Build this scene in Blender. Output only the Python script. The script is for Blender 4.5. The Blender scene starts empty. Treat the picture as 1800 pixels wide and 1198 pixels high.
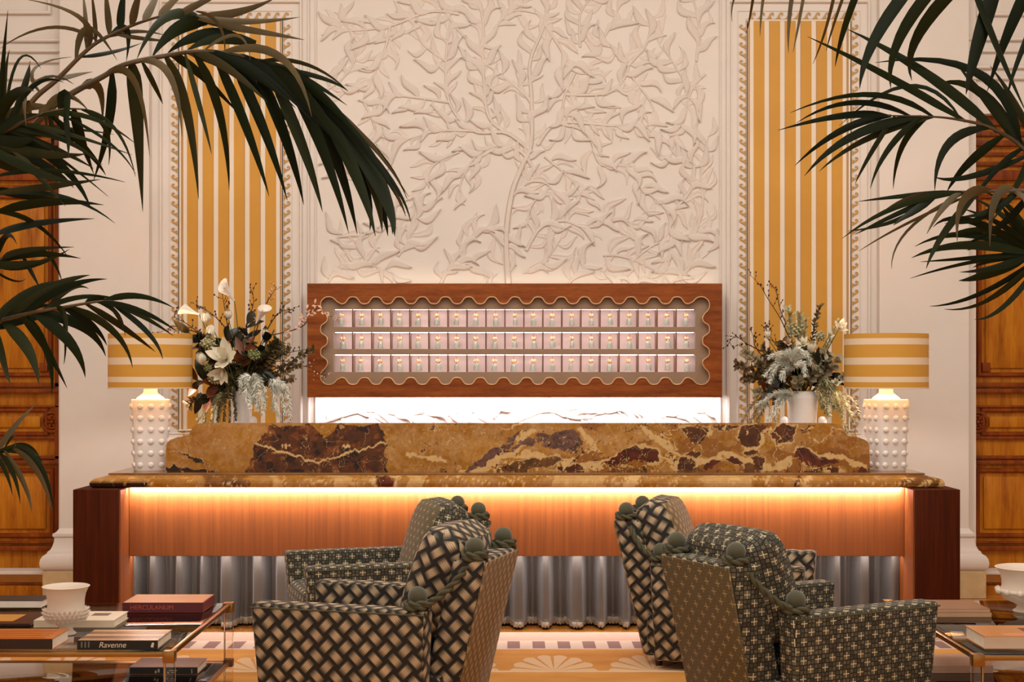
import bpy, bmesh, math, random
import numpy as np
from mathutils import Vector, Matrix, noise as mnoise
R = random.Random(7)
SC = bpy.context.scene
COL = SC.collection
PI = math.pi
# ---------------------------------------------------------------- camera, world, light, exposure
CX, CZ, FPX, HOR = -0.026, 1.70, 2500.0, 655.0
cam_d = bpy.data.cameras.new('camera'); cam_d.sensor_width = 36; cam_d.lens = 50
cam_d.shift_y = (HOR-599)/1800; cam_d.clip_end = 100
cam = bpy.data.objects.new('camera', cam_d); COL.objects.link(cam)
cam.location = (CX, 0, CZ); cam.rotation_euler = (PI/2, 0, 0)
SC.camera = cam
SC.view_settings.view_transform = 'Standard'; SC.view_settings.look = 'None'
SC.view_settings.exposure = 0.27; SC.view_settings.gamma = 1; SC.view_settings.use_curve_mapping = False
w = bpy.data.worlds.new('world'); SC.world = w; w.use_nodes = True
w.node_tree.nodes['Background'].inputs[0].default_value = (1.0, 0.95, 0.85, 1)
w.node_tree.nodes['Background'].inputs[1].default_value = 0.55
WARM = (1.0, 0.76, 0.52)
def area(name, loc, rot, sx, sy, power, color=WARM, parent=None):
    d = bpy.data.lights.new(name, 'AREA'); d.shape = 'RECTANGLE'; d.size = sx; d.size_y = sy
    d.energy = power; d.color = color
    o = bpy.data.objects.new(name, d); COL.objects.link(o); o.location = loc; o.rotation_euler = rot
    if parent: o.parent = parent
    return o
area('ceiling_wash_light', (0, 6.6, 5.7), (math.radians(22), 0, 0), 8.0, 1.6, 165, (1.0, 1.0, 0.93))
area('room_light', (0, 2.0, 5.5), (math.radians(12), 0, 0), 8.0, 3.0, 120, (1.0, 0.98, 0.88))
LED = (1.0, 0.86, 0.86)

def at(px, py, D):
    return Vector((CX+(px-900)*D/FPX, D, CZ-(py-HOR)*D/FPX))
def X(px, D): return CX+(px-900)*D/FPX
def Z(py, D): return CZ-(py-HOR)*D/FPX

# ---------------------------------------------------------------- node helpers
def srgb(r, g, b):
    f = lambda c: (c/255/12.92) if c/255 <= 0.04045 else ((c/255+0.055)/1.055)**2.4
    return (f(r), f(g), f(b), 1)
class N:
    def __init__(s, name):
        s.m = bpy.data.materials.new(name); s.m.use_nodes = True
        s.t = s.m.node_tree; s.bsdf = s.t.nodes['Principled BSDF']
    def new(s, ty, **kw):
        n = s.t.nodes.new(ty)
        for k, v in kw.items(): setattr(n, k, v)
        return n
    def put(s, sock, v):
        if isinstance(v, bpy.types.NodeSocket): s.t.links.new(v, sock)
        elif v is not None: sock.default_value = v
    def ma(s, op, a, b=None, c=None):
        n = s.new('ShaderNodeMath', operation=op)
        for i, v in enumerate((a, b, c)):
            if v is not None: s.put(n.inputs[i], v)
        return n.outputs[0]
    def mix(s, f, a, b, blend='MIX'):
        n = s.new('ShaderNodeMix', data_type='RGBA', blend_type=blend)
        s.put(n.inputs[0], f); s.put(n.inputs[6], a); s.put(n.inputs[7], b)
        return n.outputs[2]
    def step(s, x, a, b):      # smooth 0..1 between a and b
        n = s.new('ShaderNodeMapRange', interpolation_type='SMOOTHSTEP')
        s.put(n.inputs[0], x); n.inputs[1].default_value = a; n.inputs[2].default_value = b
        return n.outputs[0]
    def coord(s, which='Object'):
        return s.new('ShaderNodeTexCoord').outputs[which]
    def xyz(s, v):
        n = s.new('ShaderNodeSeparateXYZ'); s.put(n.inputs[0], v); return n.outputs
    def mapping(s, v, scale=(1,1,1), rot=(0,0,0), loc=(0,0,0)):
        n = s.new('ShaderNodeMapping'); s.put(n.inputs[0], v)
        n.inputs['Scale'].default_value = scale; n.inputs['Rotation'].default_value = rot; n.inputs['Location'].default_value = loc
        return n.outputs[0]
    def noise(s, v, scale, detail=3, rough=0.55, out='Fac'):
        n = s.new('ShaderNodeTexNoise'); s.put(n.inputs['Vector'], v)
        n.inputs['Scale'].default_value = scale; n.inputs['Detail'].default_value = detail; n.inputs['Roughness'].default_value = rough
        return n.outputs[out]
    def ramp(s, f, stops):
        n = s.new('ShaderNodeValToRGB'); s.put(n.inputs[0], f); e = n.color_ramp.elements
        while len(e) < len(stops): e.new(0.5)
        for el, (p, c) in zip(e, stops): el.position = p; el.color = c
        return n.outputs[0]
    def bump(s, h, strength=0.3, dist=0.01):
        n = s.new('ShaderNodeBump'); s.put(n.inputs['Height'], h)
        n.inputs['Strength'].default_value = strength; n.inputs['Distance'].default_value = dist
        s.t.links.new(n.outputs[0], s.bsdf.inputs['Normal'])
    def fin(s, color, rough=0.5, metal=0, **kw):
        s.put(s.bsdf.inputs['Base Color'], color); s.put(s.bsdf.inputs['Roughness'], rough)
        s.bsdf.inputs['Metallic'].default_value = metal
        for k, v in kw.items(): s.put(s.bsdf.inputs[k.replace('_', ' ')], v)
        return s.m
def plain(name, c, rough=0.5, metal=0, var=0.06, scale=8, **kw):
    n = N(name); f = n.noise(n.coord(), scale, 3)
    d = tuple(max(0, x*(1-var*2)) for x in c[:3])+(1,); l = tuple(min(1, x*(1+var)) for x in c[:3])+(1,)
    return n.fin(n.ramp(f, [(0.3, d), (0.7, l)]), rough, metal, **kw)
def emit(name, c, strength):
    n = N(name); return n.fin((0.8, 0.8, 0.8, 1), 0.5, 0, Emission_Color=c, Emission_Strength=strength)

# ---------------------------------------------------------------- mesh helpers
def link(name, me, parent=None):
    o = bpy.data.objects.new(name, me); COL.objects.link(o)
    if parent: o.parent = parent
    return o
def mesh(name, V, F, mat, parent=None, smooth=False):
    me = bpy.data.meshes.new(name); me.from_pydata([tuple(v) for v in V], [], F); me.update()
    if mat: me.materials.append(mat)
    if smooth: me.polygons.foreach_set('use_smooth', [True]*len(me.polygons))
    return link(name, me, parent)
class MB:
    def __init__(s): s.b = bmesh.new()
    def hexa(s, P, bev=0, seg=2):        # P: 8 points, bottom ring then top ring
        vs = [s.b.verts.new(p) for p in P]
        fs = [s.b.faces.new([vs[i] for i in f]) for f in ((3,2,1,0),(4,5,6,7),(0,1,5,4),(1,2,6,5),(2,3,7,6),(3,0,4,7))]
        if bev:
            es = list({e for f in fs for e in f.edges})
            bmesh.ops.bevel(s.b, geom=es, offset=bev, segments=seg, profile=0.5, affect='EDGES')
        return s
    def box(s, x0, x1, y0, y1, z0, z1, bev=0, seg=2):
        return s.hexa([(x0,y0,z0),(x1,y0,z0),(x1,y1,z0),(x0,y1,z0),(x0,y0,z1),(x1,y0,z1),(x1,y1,z1),(x0,y1,z1)], bev, seg)
    def loft(s, rings, closed=True, caps=True):
        rs = [[s.b.verts.new(p) for p in r] for r in rings]; n = len(rs[0])
        for a, b in zip(rs, rs[1:]):
            for i in range(n if closed else n-1):
                j = (i+1) % n
                s.b.faces.new((a[i], a[j], b[j], b[i]))
        if caps and closed:
            s.b.faces.new(rs[0][::-1]); s.b.faces.new(rs[-1])
        return s
    def tube(s, P, r, seg=8, caps=True):
        P = [Vector(p) for p in P]; n = len(P)
        rr = r if isinstance(r, (list, tuple)) else [r]*n
        up = None; rings = []
        for i in range(n):
            t = (P[min(i+1, n-1)]-P[max(i-1, 0)]).normalized()
            if up is None:
                up = Vector((0,0,1)) if abs(t.z) < 0.9 else Vector((1,0,0))
            a = (up-t*up.dot(t)); a = a.normalized() if a.length > 1e-6 else t.orthogonal().normalized()
            up = a; c = t.cross(a)
            rings.append([P[i]+(a*math.cos(k*2*PI/seg)+c*math.sin(k*2*PI/seg))*rr[i] for k in range(seg)])
        return s.loft(rings, True, caps)
    def lathe(s, prof, seg=24, c=(0,0,0), caps=True):
        return s.loft([[(c[0]+r*math.cos(k*2*PI/seg), c[1]+r*math.sin(k*2*PI/seg), c[2]+z) for k in range(seg)] for r, z in prof], True, caps)
    def ball(s, c, r, u=12, v=8, sc=(1,1,1)):
        m = Matrix.Translation(c) @ Matrix.Diagonal((r*sc[0], r*sc[1], r*sc[2], 1))
        bmesh.ops.create_uvsphere(s.b, u_segments=u, v_segments=v, radius=1, matrix=m); return s
    def ico(s, c, r, sub=1, sc=(1,1,1)):
        m = Matrix.Translation(c) @ Matrix.Diagonal((r*sc[0], r*sc[1], r*sc[2], 1))
        bmesh.ops.create_icosphere(s.b, subdivisions=sub, radius=1, matrix=m); return s
    def faces(s, V, F):
        vs = [s.b.verts.new(v) for v in V]
        for f in F: s.b.faces.new([vs[i] for i in f])
        return s
    def xform(s, M):
        bmesh.ops.transform(s.b, matrix=M, verts=s.b.verts); return s
    def data(s, name, mat=None, smooth=None):
        bmesh.ops.recalc_face_normals(s.b, faces=s.b.faces)
        me = bpy.data.meshes.new(name); s.b.to_mesh(me); s.b.free()
        if mat: me.materials.append(mat)
        if smooth is not None:
            me.polygons.foreach_set('use_smooth', [True]*len(me.polygons))
            if smooth < 180: me.set_sharp_from_angle(angle=math.radians(smooth))
        return me
    def build(s, name, mat, parent=None, smooth=None):
        return link(name, s.data(name, mat, smooth), parent)
def tag(o, label, cat, group=None, kind=None):
    o['label'] = label
    if cat: o['category'] = cat
    if group: o['group'] = group
    if kind: o['kind'] = kind
    return o
def thing(name, label, cat, loc=(0,0,0), rz=0, group=None):
    o = bpy.data.objects.new(name, None); COL.objects.link(o); o.empty_display_size = 0.1
    o.location = loc; o.rotation_euler = (0, 0, rz)
    return tag(o, label, cat, group)
def struct(o, label): return tag(o, label, None, None, 'structure')
def copy_tree(o, parent=None):
    c = o.copy(); COL.objects.link(c)
    if parent: c.parent = parent
    for ch in o.children: copy_tree(ch, c)
    return c
def box_uv(o):
    me = o.data; uv = me.uv_layers.new(name='UVMap')
    for p in me.polygons:
        n = p.normal; ax = max(range(3), key=lambda i: abs(n[i]))
        for li in p.loop_indices:
            v = me.vertices[me.loops[li].vertex_index].co
            uv.data[li].uv = (v.y, v.z) if ax == 0 else ((v.x, v.z) if ax == 1 else (v.x, v.y))
    return o
def rect_frame(mb, x0, x1, z0, z1, y, w, d, prof=None):
    """mitred frame of width w standing d proud (towards -y) of the plane y"""
    prof = prof or [(0, 0), (0, d*.6), (w*.25, d), (w*.75, d), (w, d*.6), (w, 0)]
    rings = []
    for (o, h) in prof:
        rings.append([(x0+o, y-h, z0+o), (x1-o, y-h, z0+o), (x1-o, y-h, z1-o), (x0+o, y-h, z1-o)])
    mb.loft(rings, True, False); return mb
def vnoise(x, y, seed=0):
    """numpy value noise"""
    xi = np.floor(x).astype(np.int64); yi = np.floor(y).astype(np.int64); fx = x-xi; fy = y-yi
    def h(a, b):
        n = (a*374761393+b*668265263+seed*1442695041) & 0x7fffffff
        n = ((n ^ (n >> 13))*1274126177) & 0x7fffffff
        return ((n ^ (n >> 16)) & 0xffff)/65535.0
    u = fx*fx*(3-2*fx); v = fy*fy*(3-2*fy)
    return (h(xi, yi)*(1-u)+h(xi+1, yi)*u)*(1-v)+(h(xi, yi+1)*(1-u)+h(xi+1, yi+1)*u)*v
def fbm(x, y, seed=0, o=4):
    t = 0; a = .5
    for i in range(o): t = t+a*vnoise(x*2**i, y*2**i, seed+i); a *= .5
    return t
def in_poly(x, y, P):
    c = np.zeros(x.shape, bool); n = len(P); j = n-1
    for i in range(n):
        xi, yi = P[i]; xj, yj = P[j]
        c ^= ((yi > y) != (yj > y)) & (x < (xj-xi)*(y-yi)/((yj-yi) or 1e-9)+xi); j = i
    return c

# ---------------------------------------------------------------- materials
def wood(name, dark, mid, light, grain=(14, 14, 0.9), rough=0.35, coat=0.15, spec=.5):
    n = N(name); v = n.mapping(n.coord(), grain)
    f = n.noise(v, 2.2, 6, .62); g = n.noise(n.mapping(n.coord(), (grain[0]*6, grain[1]*6, grain[2]*2)), 3, 2)
    h = n.ma('ADD', n.ma('MULTIPLY', f, .75), n.ma('MULTIPLY', g, .25))
    n.bump(g, .06, .003)
    return n.fin(n.ramp(h, [(.32, dark), (.5, mid), (.68, light)]), rough, 0, Coat_Weight=coat, Coat_Roughness=.45, Specular_IOR_Level=spec)
M = {}
M['plaster'] = plain('plaster', srgb(232, 221, 212), .75, 0, .015, 3)
M['relief'] = plain('relief_plaster', srgb(228, 214, 204), .8, 0, .02, 4)
M['stone'] = plain('plinth_stone', srgb(214, 186, 140), .5, 0, .06, 14)
M['gold'] = plain('ochre_satin', srgb(210, 151, 52), .55, 0, .03, 3)
M['cream'] = plain('cream_satin', srgb(236, 220, 200), .55, 0, .02, 3)
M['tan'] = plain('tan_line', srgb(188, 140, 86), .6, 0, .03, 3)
M['wave'] = plain('wave_gold', srgb(196, 146, 70), .5, 0, .05, 5)
M['ceil'] = plain('ceiling_paint', srgb(235, 222, 205), .8, 0, .01, 1)
M['door'] = wood('door_wood', srgb(138, 72, 14), srgb(184, 110, 26), srgb(208, 136, 34), (5, 5, .8), .4, .0, .15)
M['door_dark'] = wood('door_moulding_wood', srgb(96, 38, 8), srgb(130, 58, 14), srgb(160, 80, 18), (6, 6, .8), .4, .0, .2)
M['mahog'] = wood('mahogany_wood', srgb(56, 20, 6), srgb(72, 27, 8), srgb(86, 34, 11), (16, 16, .8), .55, 0.0, .08)
M['sapele'] = wood('sapele_wood', srgb(116, 56, 15), srgb(134, 67, 19), srgb(150, 78, 25), (22, 22, .5), .4, .6, .25)
M['frame'] = wood('key_cabinet_wood', srgb(104, 48, 14), srgb(140, 70, 22), srgb(166, 90, 32), (.9, 10, 10), .4, 0, .25)
M['backing'] = plain('taupe_veneer', srgb(160, 130, 104), .5, 0, .05, 6)
M['slot'] = plain('pink_lining', srgb(238, 218, 210), .6, 0, .03, 4)
M['divider'] = plain('divider_wood', srgb(120, 82, 60), .5)
M['trimgold'] = plain('pale_brass', srgb(236, 186, 132), .3, .55, .03)
M['led'] = emit('led_strip', (1, .94, .97, 1), 8)
M['ledwarm'] = emit('led_strip_warm', (1, .80, .66, 1), 22)
M['white'] = plain('white_ceramic', srgb(238, 232, 228), .3, 0, .015)
M['bisque'] = plain('bisque_ceramic', srgb(232, 214, 196), .6, 0, .02)
M['brass'] = plain('aged_brass', srgb(176, 128, 70), .28, .9, .05)
M['bronze'] = plain('bronze_cap', srgb(120, 76, 42), .4, .6, .05)
M['ball'] = plain('finial_velvet', srgb(78, 76, 54), .9, 0, .06, 20, Sheen_Weight=.4)
M['rope'] = plain('rope_cord', srgb(84, 80, 58), .9, 0, .12, 30)
M['darkwood'] = plain('dark_foot_wood', srgb(50, 30, 18), .4)
M['bead'] = plain('coral_bead', srgb(216, 150, 104), .4)
M['tassel'] = plain('pale_tassel', srgb(150, 152, 138), .8)
def glass(name, rough=0.0, tint=(1, .98, .95, 1), alpha=.16):
    n = N(name)
    tr = n.new('ShaderNodeBsdfTransparent'); tr.inputs[0].default_value = tint
    gl = n.new('ShaderNodeBsdfGlossy'); gl.inputs['Roughness'].default_value = rough
    fr = n.new('ShaderNodeFresnel'); fr.inputs[0].default_value = 1.5
    mx = n.new('ShaderNodeMixShader'); n.t.links.new(fr.outputs[0], mx.inputs[0])
    n.t.links.new(tr.outputs[0], mx.inputs[1]); n.t.links.new(gl.outputs[0], mx.inputs[2])
    n.t.links.new(mx.outputs[0], n.t.nodes['Material Output'].inputs[0]); return n.m
M['glass'] = glass('table_glass', .01)
M['acrylic'] = glass('clear_acrylic', .03, (.97, .93, .88, 1))

def weave_mat(name, dark, light, a=.068, contrast=1.0):
    n = N(name); x, y, _ = n.xyz(n.new('ShaderNodeUVMap').outputs[0])
    u = n.ma('DIVIDE', n.ma('ADD', x, y), a*1.414); v = n.ma('DIVIDE', n.ma('SUBTRACT', y, x), a*1.414)
    par = n.ma('FLOORED_MODULO', n.ma('ADD', n.ma('FLOOR', u), n.ma('FLOOR', v)), 2.0)
    fu = n.ma('SUBTRACT', n.ma('FRACT', u), .5); fv = n.ma('SUBTRACT', n.ma('FRACT', v), .5)
    ip = n.ma('SUBTRACT', 1.0, par)
    along = n.ma('ADD', n.ma('MULTIPLY', fu, par), n.ma('MULTIPLY', fv, ip))
    across = n.ma('ADD', n.ma('MULTIPLY', fv, par), n.ma('MULTIPLY', fu, ip))
    aa = n.ma('ABSOLUTE', along); ac = n.ma('ABSOLUTE', across)
    body = n.ma('SUBTRACT', 1.0, n.step(ac, .20, .33))
    hi = n.ma('SUBTRACT', 1.0, n.ma('MULTIPLY', n.step(aa, .06, .5), .88))
    thr = n.ma('ADD', .78, n.ma('MULTIPLY', n.ma('SINE', n.ma('MULTIPLY', across, 46.0)), .22))
    k = n.ma('MULTIPLY', n.ma('MULTIPLY', body, hi), thr)
    n.bump(n.ma('MULTIPLY', body, hi), .25, .004)
    f = n.noise(n.coord(), 5, 2)
    li = n.mix(n.step(f, .35, .65), light, tuple(c*.78 for c in light[:3])+(1,))
    return n.fin(n.mix(k, dark, li), .75, 0, Sheen_Weight=.15, Sheen_Roughness=.4)
def cross_mat(name, dark, sq1, sq2, cr, p=.0206):
    n = N(name); x, y, _ = n.xyz(n.new('ShaderNodeUVMap').outputs[0])
    s = n.ma('DIVIDE', x, p); t = n.ma('DIVIDE', y, p)
    fs = n.ma('ABSOLUTE', n.ma('SUBTRACT', n.ma('FRACT', s), .5)); ft = n.ma('ABSOLUTE', n.ma('SUBTRACT', n.ma('FRACT', t), .5))
    sq = n.ma('SUBTRACT', 1.0, n.step(n.ma('MAXIMUM', fs, ft), .34, .42))
    cv = n.new('ShaderNodeCombineXYZ'); n.put(cv.inputs[0], n.ma('FLOOR', s)); n.put(cv.inputs[1], n.ma('FLOOR', t))
    wn = n.new('ShaderNodeTexWhiteNoise', noise_dimensions='2D'); n.put(wn.inputs['Vector'], cv.outputs[0])
    def cross(off):
        m = n.ma('ABSOLUTE', n.ma('SUBTRACT', n.ma('FLOORED_MODULO', n.ma('ADD', s, off), 4.0), 2.0))
        q = n.ma('ABSOLUTE', n.ma('SUBTRACT', n.ma('FLOORED_MODULO', n.ma('ADD', t, off), 4.0), 2.0))
        a = n.ma('MULTIPLY', n.ma('LESS_THAN', m, .10), n.ma('LESS_THAN', q, .85))
        b = n.ma('MULTIPLY', n.ma('LESS_THAN', q, .10), n.ma('LESS_THAN', m, .85))
        return n.ma('MAXIMUM', a, b)
    c = n.ma('MAXIMUM', cross(0.0), cross(2.0))
    col = n.mix(sq, dark, n.mix(wn.outputs['Value'], sq1, sq2))
    n.bump(sq, .2, .003)
    return n.fin(n.mix(c, col, cr), .8, 0, Sheen_Weight=.1, Sheen_Roughness=.4)
M['weave'] = weave_mat('basket_weave_velvet', srgb(26, 21, 15), srgb(226, 196, 158))
M['weave_sheen'] = weave_mat('basket_weave_velvet_sheen', srgb(116, 92, 60), srgb(196, 160, 112), .05)  # paler copy of the weave, velvet sheen put into the colour
M['cross'] = cross_mat('cross_check_velvet', srgb(28, 24, 17), srgb(60, 55, 40), srgb(110, 103, 84), srgb(222, 204, 166))
M['cross_plain_sheen'] = cross_mat('olive_cross_velvet_sheen', srgb(96, 84, 58), srgb(100, 88, 60), srgb(106, 94, 66), srgb(186, 166, 122))
M['leaf'] = plain('palm_leaf_green', srgb(21, 31, 8), .5, 0, .25, 6, Specular_IOR_Level=.12)
def leaf_mat():
    n = N('palm_leaf_green'); r = n.new('ShaderNodeObjectInfo').outputs['Random']; f = n.noise(n.coord(), 7, 3)
    c = n.ramp(n.ma('ADD', n.ma('MULTIPLY', r, .75), n.ma('MULTIPLY', f, .25)), [(.1, srgb(15, 22, 6)), (.5, srgb(26, 36, 9)), (.75, srgb(40, 44, 14)), (.95, srgb(64, 52, 22))])
    return n.fin(c, .5, 0, Specular_IOR_Level=.15)
M['leaf'] = leaf_mat()
M['leaf_backlit'] = plain('palm_leaf_backlit', srgb(92, 74, 40), .55, 0, .2, 6, Specular_IOR_Level=.3)  # lighter olive brown imitates light coming through backlit leaflets
M['rachis'] = plain('palm_stem', srgb(88, 66, 34), .5, 0, .15, 8)
# ================================================================ ROOM
DW = 10.9
def flo():
    n = N('parquet_floor'); co = n.coord(); x, y, z = n.xyz(co)
    v = n.mapping(co, (.9, 9, 1)); f = n.noise(v, 2.5, 5, .6)
    row = n.ma('FLOOR', n.ma('DIVIDE', y, .14)); wn = n.new('ShaderNodeTexWhiteNoise', noise_dimensions='1D'); n.put(wn.inputs['W'], row)
    h = n.ma('ADD', n.ma('MULTIPLY', f, .6), n.ma('MULTIPLY', wn.outputs['Value'], .4))
    return n.fin(n.ramp(h, [(.25, srgb(150, 82, 26)), (.5, srgb(196, 128, 52)), (.75, srgb(216, 152, 74))]), .22, 0, Coat_Weight=.3)
struct(MB().box(-5.6, 5.6, -1.5, 12.4, -.12, 0).build('floor', flo()), 'polished honey coloured wooden floor behind the desk and rug')
struct(MB().box(-5.6, 5.6, -1.5, 12.4, 6.0, 6.15).build('ceiling', M['ceil']), 'plain pale ceiling high above the lobby')
struct(MB().box(-5.75, -5.6, -1.5, 12.4, 0, 6.0).build('wall_left', M['plaster']), 'plain side wall beyond the palm')
struct(MB().box(5.6, 5.75, -1.5, 12.4, 0, 6.0).build('wall_right', M['plaster']), 'plain side wall on the far side of the lobby')
WB = MB().box(-3.5, 3.53, DW, 11.6, 0, 6.0).build('wall_back', M['plaster'])
struct(WB, 'pinkish cream plaster wall behind the reception desk')
ZD = Z(205, 11.05)
for s, nm in ((-1, 'lintel'), (1, 'lintel')):
    a, b = (-5.6, -3.5) if s < 0 else (3.53, 5.6)
    o = MB().box(a, b, DW+.02, 11.6, ZD, 6.0).build('overdoor_wall', M['plaster'], WB)
    MB().box(a, b, 11.3, 11.6, 0, ZD).build('door_recess_wall', M['plaster'], WB)
# overdoor mouldings
k = MB()
for x1, y0, y1 in ((90, -60, 25), (118, 68, 92), (118, 105, 140)):
    rect_frame(k, X(-150, DW), X(x1, DW), Z(y1, DW), Z(y0, DW), DW, .025, .02)
for x1, y0, y1 in ((1716, -60, 28), (1690, 66, 92), (1690, 115, 140)):
    rect_frame(k, X(x1, DW), X(1960, DW), Z(y1, DW), Z(y0, DW), DW, .025, .02)
struct(k.build('trim_1', M['plaster'], None, 30), 'white overdoor panel mouldings above the wooden doors')
# pilasters with moulded bases
PROF = [(.085, 0), (.085, .005), (.085, .21), (.09, .212), (.105, .222), (.115, .245), (.117, .27), (.112, .298), (.098, .322), (.075, .335), (.07, .35), (.055, .362), (.042, .39), (.034, .42), (.03, .45), (.042, .462), (.042, .482), (.022, .492), (0, .52), (0, .54), (0, 5.9)]
def pilaster(name, x0, x1, label):
    k = MB(); yf = DW-.09
    k.loft([[(x0-o, yf-o, z), (x1+o, yf-o, z), (x1+o, DW, z), (x0-o, DW, z)] for o, z in PROF], True, True)
    p = struct(k.build(name, M['plaster'], None, 35), label)
    MB().box(x0-.10, x1+.10, yf-.10, DW, 0, .205, .004, 1).build('plinth', M['stone'], p)
    return p
pilaster('trim_2', X(105, DW-.09), X(262, DW-.09), 'pale pilaster with rounded base moulding beside the wooden door behind the striped lamp, palm side')
pilaster('trim_3', X(1546, DW-.09), X(1703, DW-.09), 'pale pilaster with rounded base moulding between desk and wooden door')

# ---------------------------------------------------------------- doors
DD = 11.05
def door(name, s, label):
    """s=+1: the right-hand door, mirrored for the left one"""
    m = lambda px: (X(px, DD) if s > 0 else -X(px, DD)+2*X(905, DD)-.0)
    def bx(k, p0, p1, y0, y1, d0, d1, bev=.006):
        a, b = sorted((m(p0), m(p1))); k.box(a, b, DD-d1, DD-d0, Z(y1, DD), Z(y0, DD), bev, 2)
    k = MB(); bx(k, 1703, 1912, 200, 1004, -.06, .0, .002)
    D = struct(k.build(name, M['door']), label)
    for y0, y1, d in ((205, 222, .05), (232, 240, .03), (248, 258, .05), (268, 275, .02), (285, 292, .03), (300, 318, .045), (326, 334, .03), (672, 680, .03), (683, 690, .045), (712, 716, .03), (766, 772, .025), (800, 806, .03), (808, 815, .045), (950, 954, .03), (958, 966, .045)):
        k = MB(); bx(k, 1704, 1912, y0, y1, 0, d, .004); k.build('rail_moulding', M['door_dark'], D, 30)
    def panel(p0, p1, y0, y1, nm, notch):
        a, b = sorted((m(p0), m(p1)))
        k = MB(); rect_frame(k, a, b, Z(y1, DD), Z(y0, DD), DD, .035, .03); k.build('panel_moulding', M['door_dark'], D, 30)
        k = MB(); g = 9
        bx(k, p0+g+6, p1-g-6, y0+g+6, y1-g-6, 0, .018, .008); k.build(nm, M['door'], D, 30)
        if notch:
            k = MB()
            for qx in (p0+g, p1-g-14):
                bx(k, qx, qx+14, y1-g-16, y1-g, .0, .026, .004)
            k.build('corner_block', M['door_dark'], D, 30)
    panel(1716, 1900, 342, 662, 'upper_panel', True)
    panel(1723, 1893, 716, 766, 'middle_panel', False)
    panel(1713, 1902, 822, 944, 'lower_panel', False)
    c = Vector((m(1717), DD-.01, Z(741, DD)))
    k = MB()
    for r_, t_ in ((.075, .014), (.048, .01)):
        k.tube([c+Vector((r_*math.cos(a), -.01, r_*math.sin(a))) for a in np.linspace(0, 2*PI, 25)], t_, 6)
    for i in range(6):
        a = i*PI/3; k.ico(c+Vector((.03*math.cos(a), -.012, .03*math.sin(a))), .016, 1)
    k.ico(c+Vector((0, -.02, 0)), .018, 1)
    k.build('carved_rosette', M['door_dark'], D, 40)
    k = MB(); bx(k, 1703, 1712, 222, 1003, 0, .03, .004); k.build('stile', M['door_dark'], D, 30)
    return D
door('door_1', -1, 'honey brown panelled wooden door behind the dense palm, on the stone bowl side')
door('door_2', 1, 'honey brown panelled wooden door beside the desk end farther from the red book')
for nm, a, b in (('trim_4', -5.6, X(78, DW)), ('trim_5', X(1727, DW), 5.6)):
    y = DW-.02
    k = MB().box(a, b, y-.02, 11.3, Z(1009, y), Z(1003, y), .004, 1); t = k.build(nm, M['plaster'])
    struct(t, 'white threshold over brass and wood base bands under the wooden door'+(' near the stone bowls' if a < 0 else ' beyond the desk'))
    MB().box(a, b, y, 11.3, Z(1023, y), Z(1009.5, y)).build('brass_band', M['brass'], t)
    MB().box(a, b, y-.01, 11.3, Z(1027, y), Z(1023.5, y)).build('dark_band', M['door_dark'], t)
    MB().box(a, b, y-.015, 11.3, 0, Z(1028, y)).build('base_board', M['door'], t)

# ---------------------------------------------------------------- striped wall panels with running-wave borders
WV = [((-.62,.0),(-.60,-.02)),((-.36,.17),(.22,-.02)),((-.18,.44),(.12,.16)),((-.08,.70),(.03,.46)),((.05,.92),(.08,.66)),((.24,.98),(.19,.79)),((.40,.86),(.29,.74)),((.42,.64),(.31,.62)),((.30,.51),(.26,.58)),((.17,.56),(.21,.63))]
def wave_border(parent, x0, x1, z0, z1, y, P, H):
    V, F = [], []
    def unit(o, t, h):            # o origin, t tangent, h outward (2-D)
        b0 = len(V)
        for pr in WV:
            for a, b in pr:
                w2 = o+t*(a*P)+h*(b*H)
                for dy in (-.004, 0): V.append((w2.x, y+dy, w2.y))
        for i in range(len(WV)-1):
            a = b0+i*4; b = a+4
            F.append((a, b, b+2, a+2)); F.append((a, a+1, b+1, b)); F.append((a+2, b+2, b+3, a+3))
    for s, xx in ((-1, x0), (1, x1)):
        n = int((z1-z0)/P)
        for i in range(n): unit(Vector((xx, z0+P*(i+.6))), Vector((0, 1)), Vector((s, 0)))
    n = int((x1-x0)/P)
    for zz, s in ((z1, 1), (z0, -1)):
        for i in range(n+1): unit(Vector((x0+P*(i+.6)*(x1-x0)/((n+.4)*P), zz)), Vector((1, 0)), Vector((0, s)))
    o = mesh('wave_border', V, F, M['wave'], parent)
    k = MB(); rect_frame(k, x0-.004, x1+.004, z0-.004, z1+.004, y, .012, .003, [(0, 0), (0, .004), (.012, .004), (.012, 0)]); k.build('border_line', M['wave'], parent)
    return o
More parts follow.
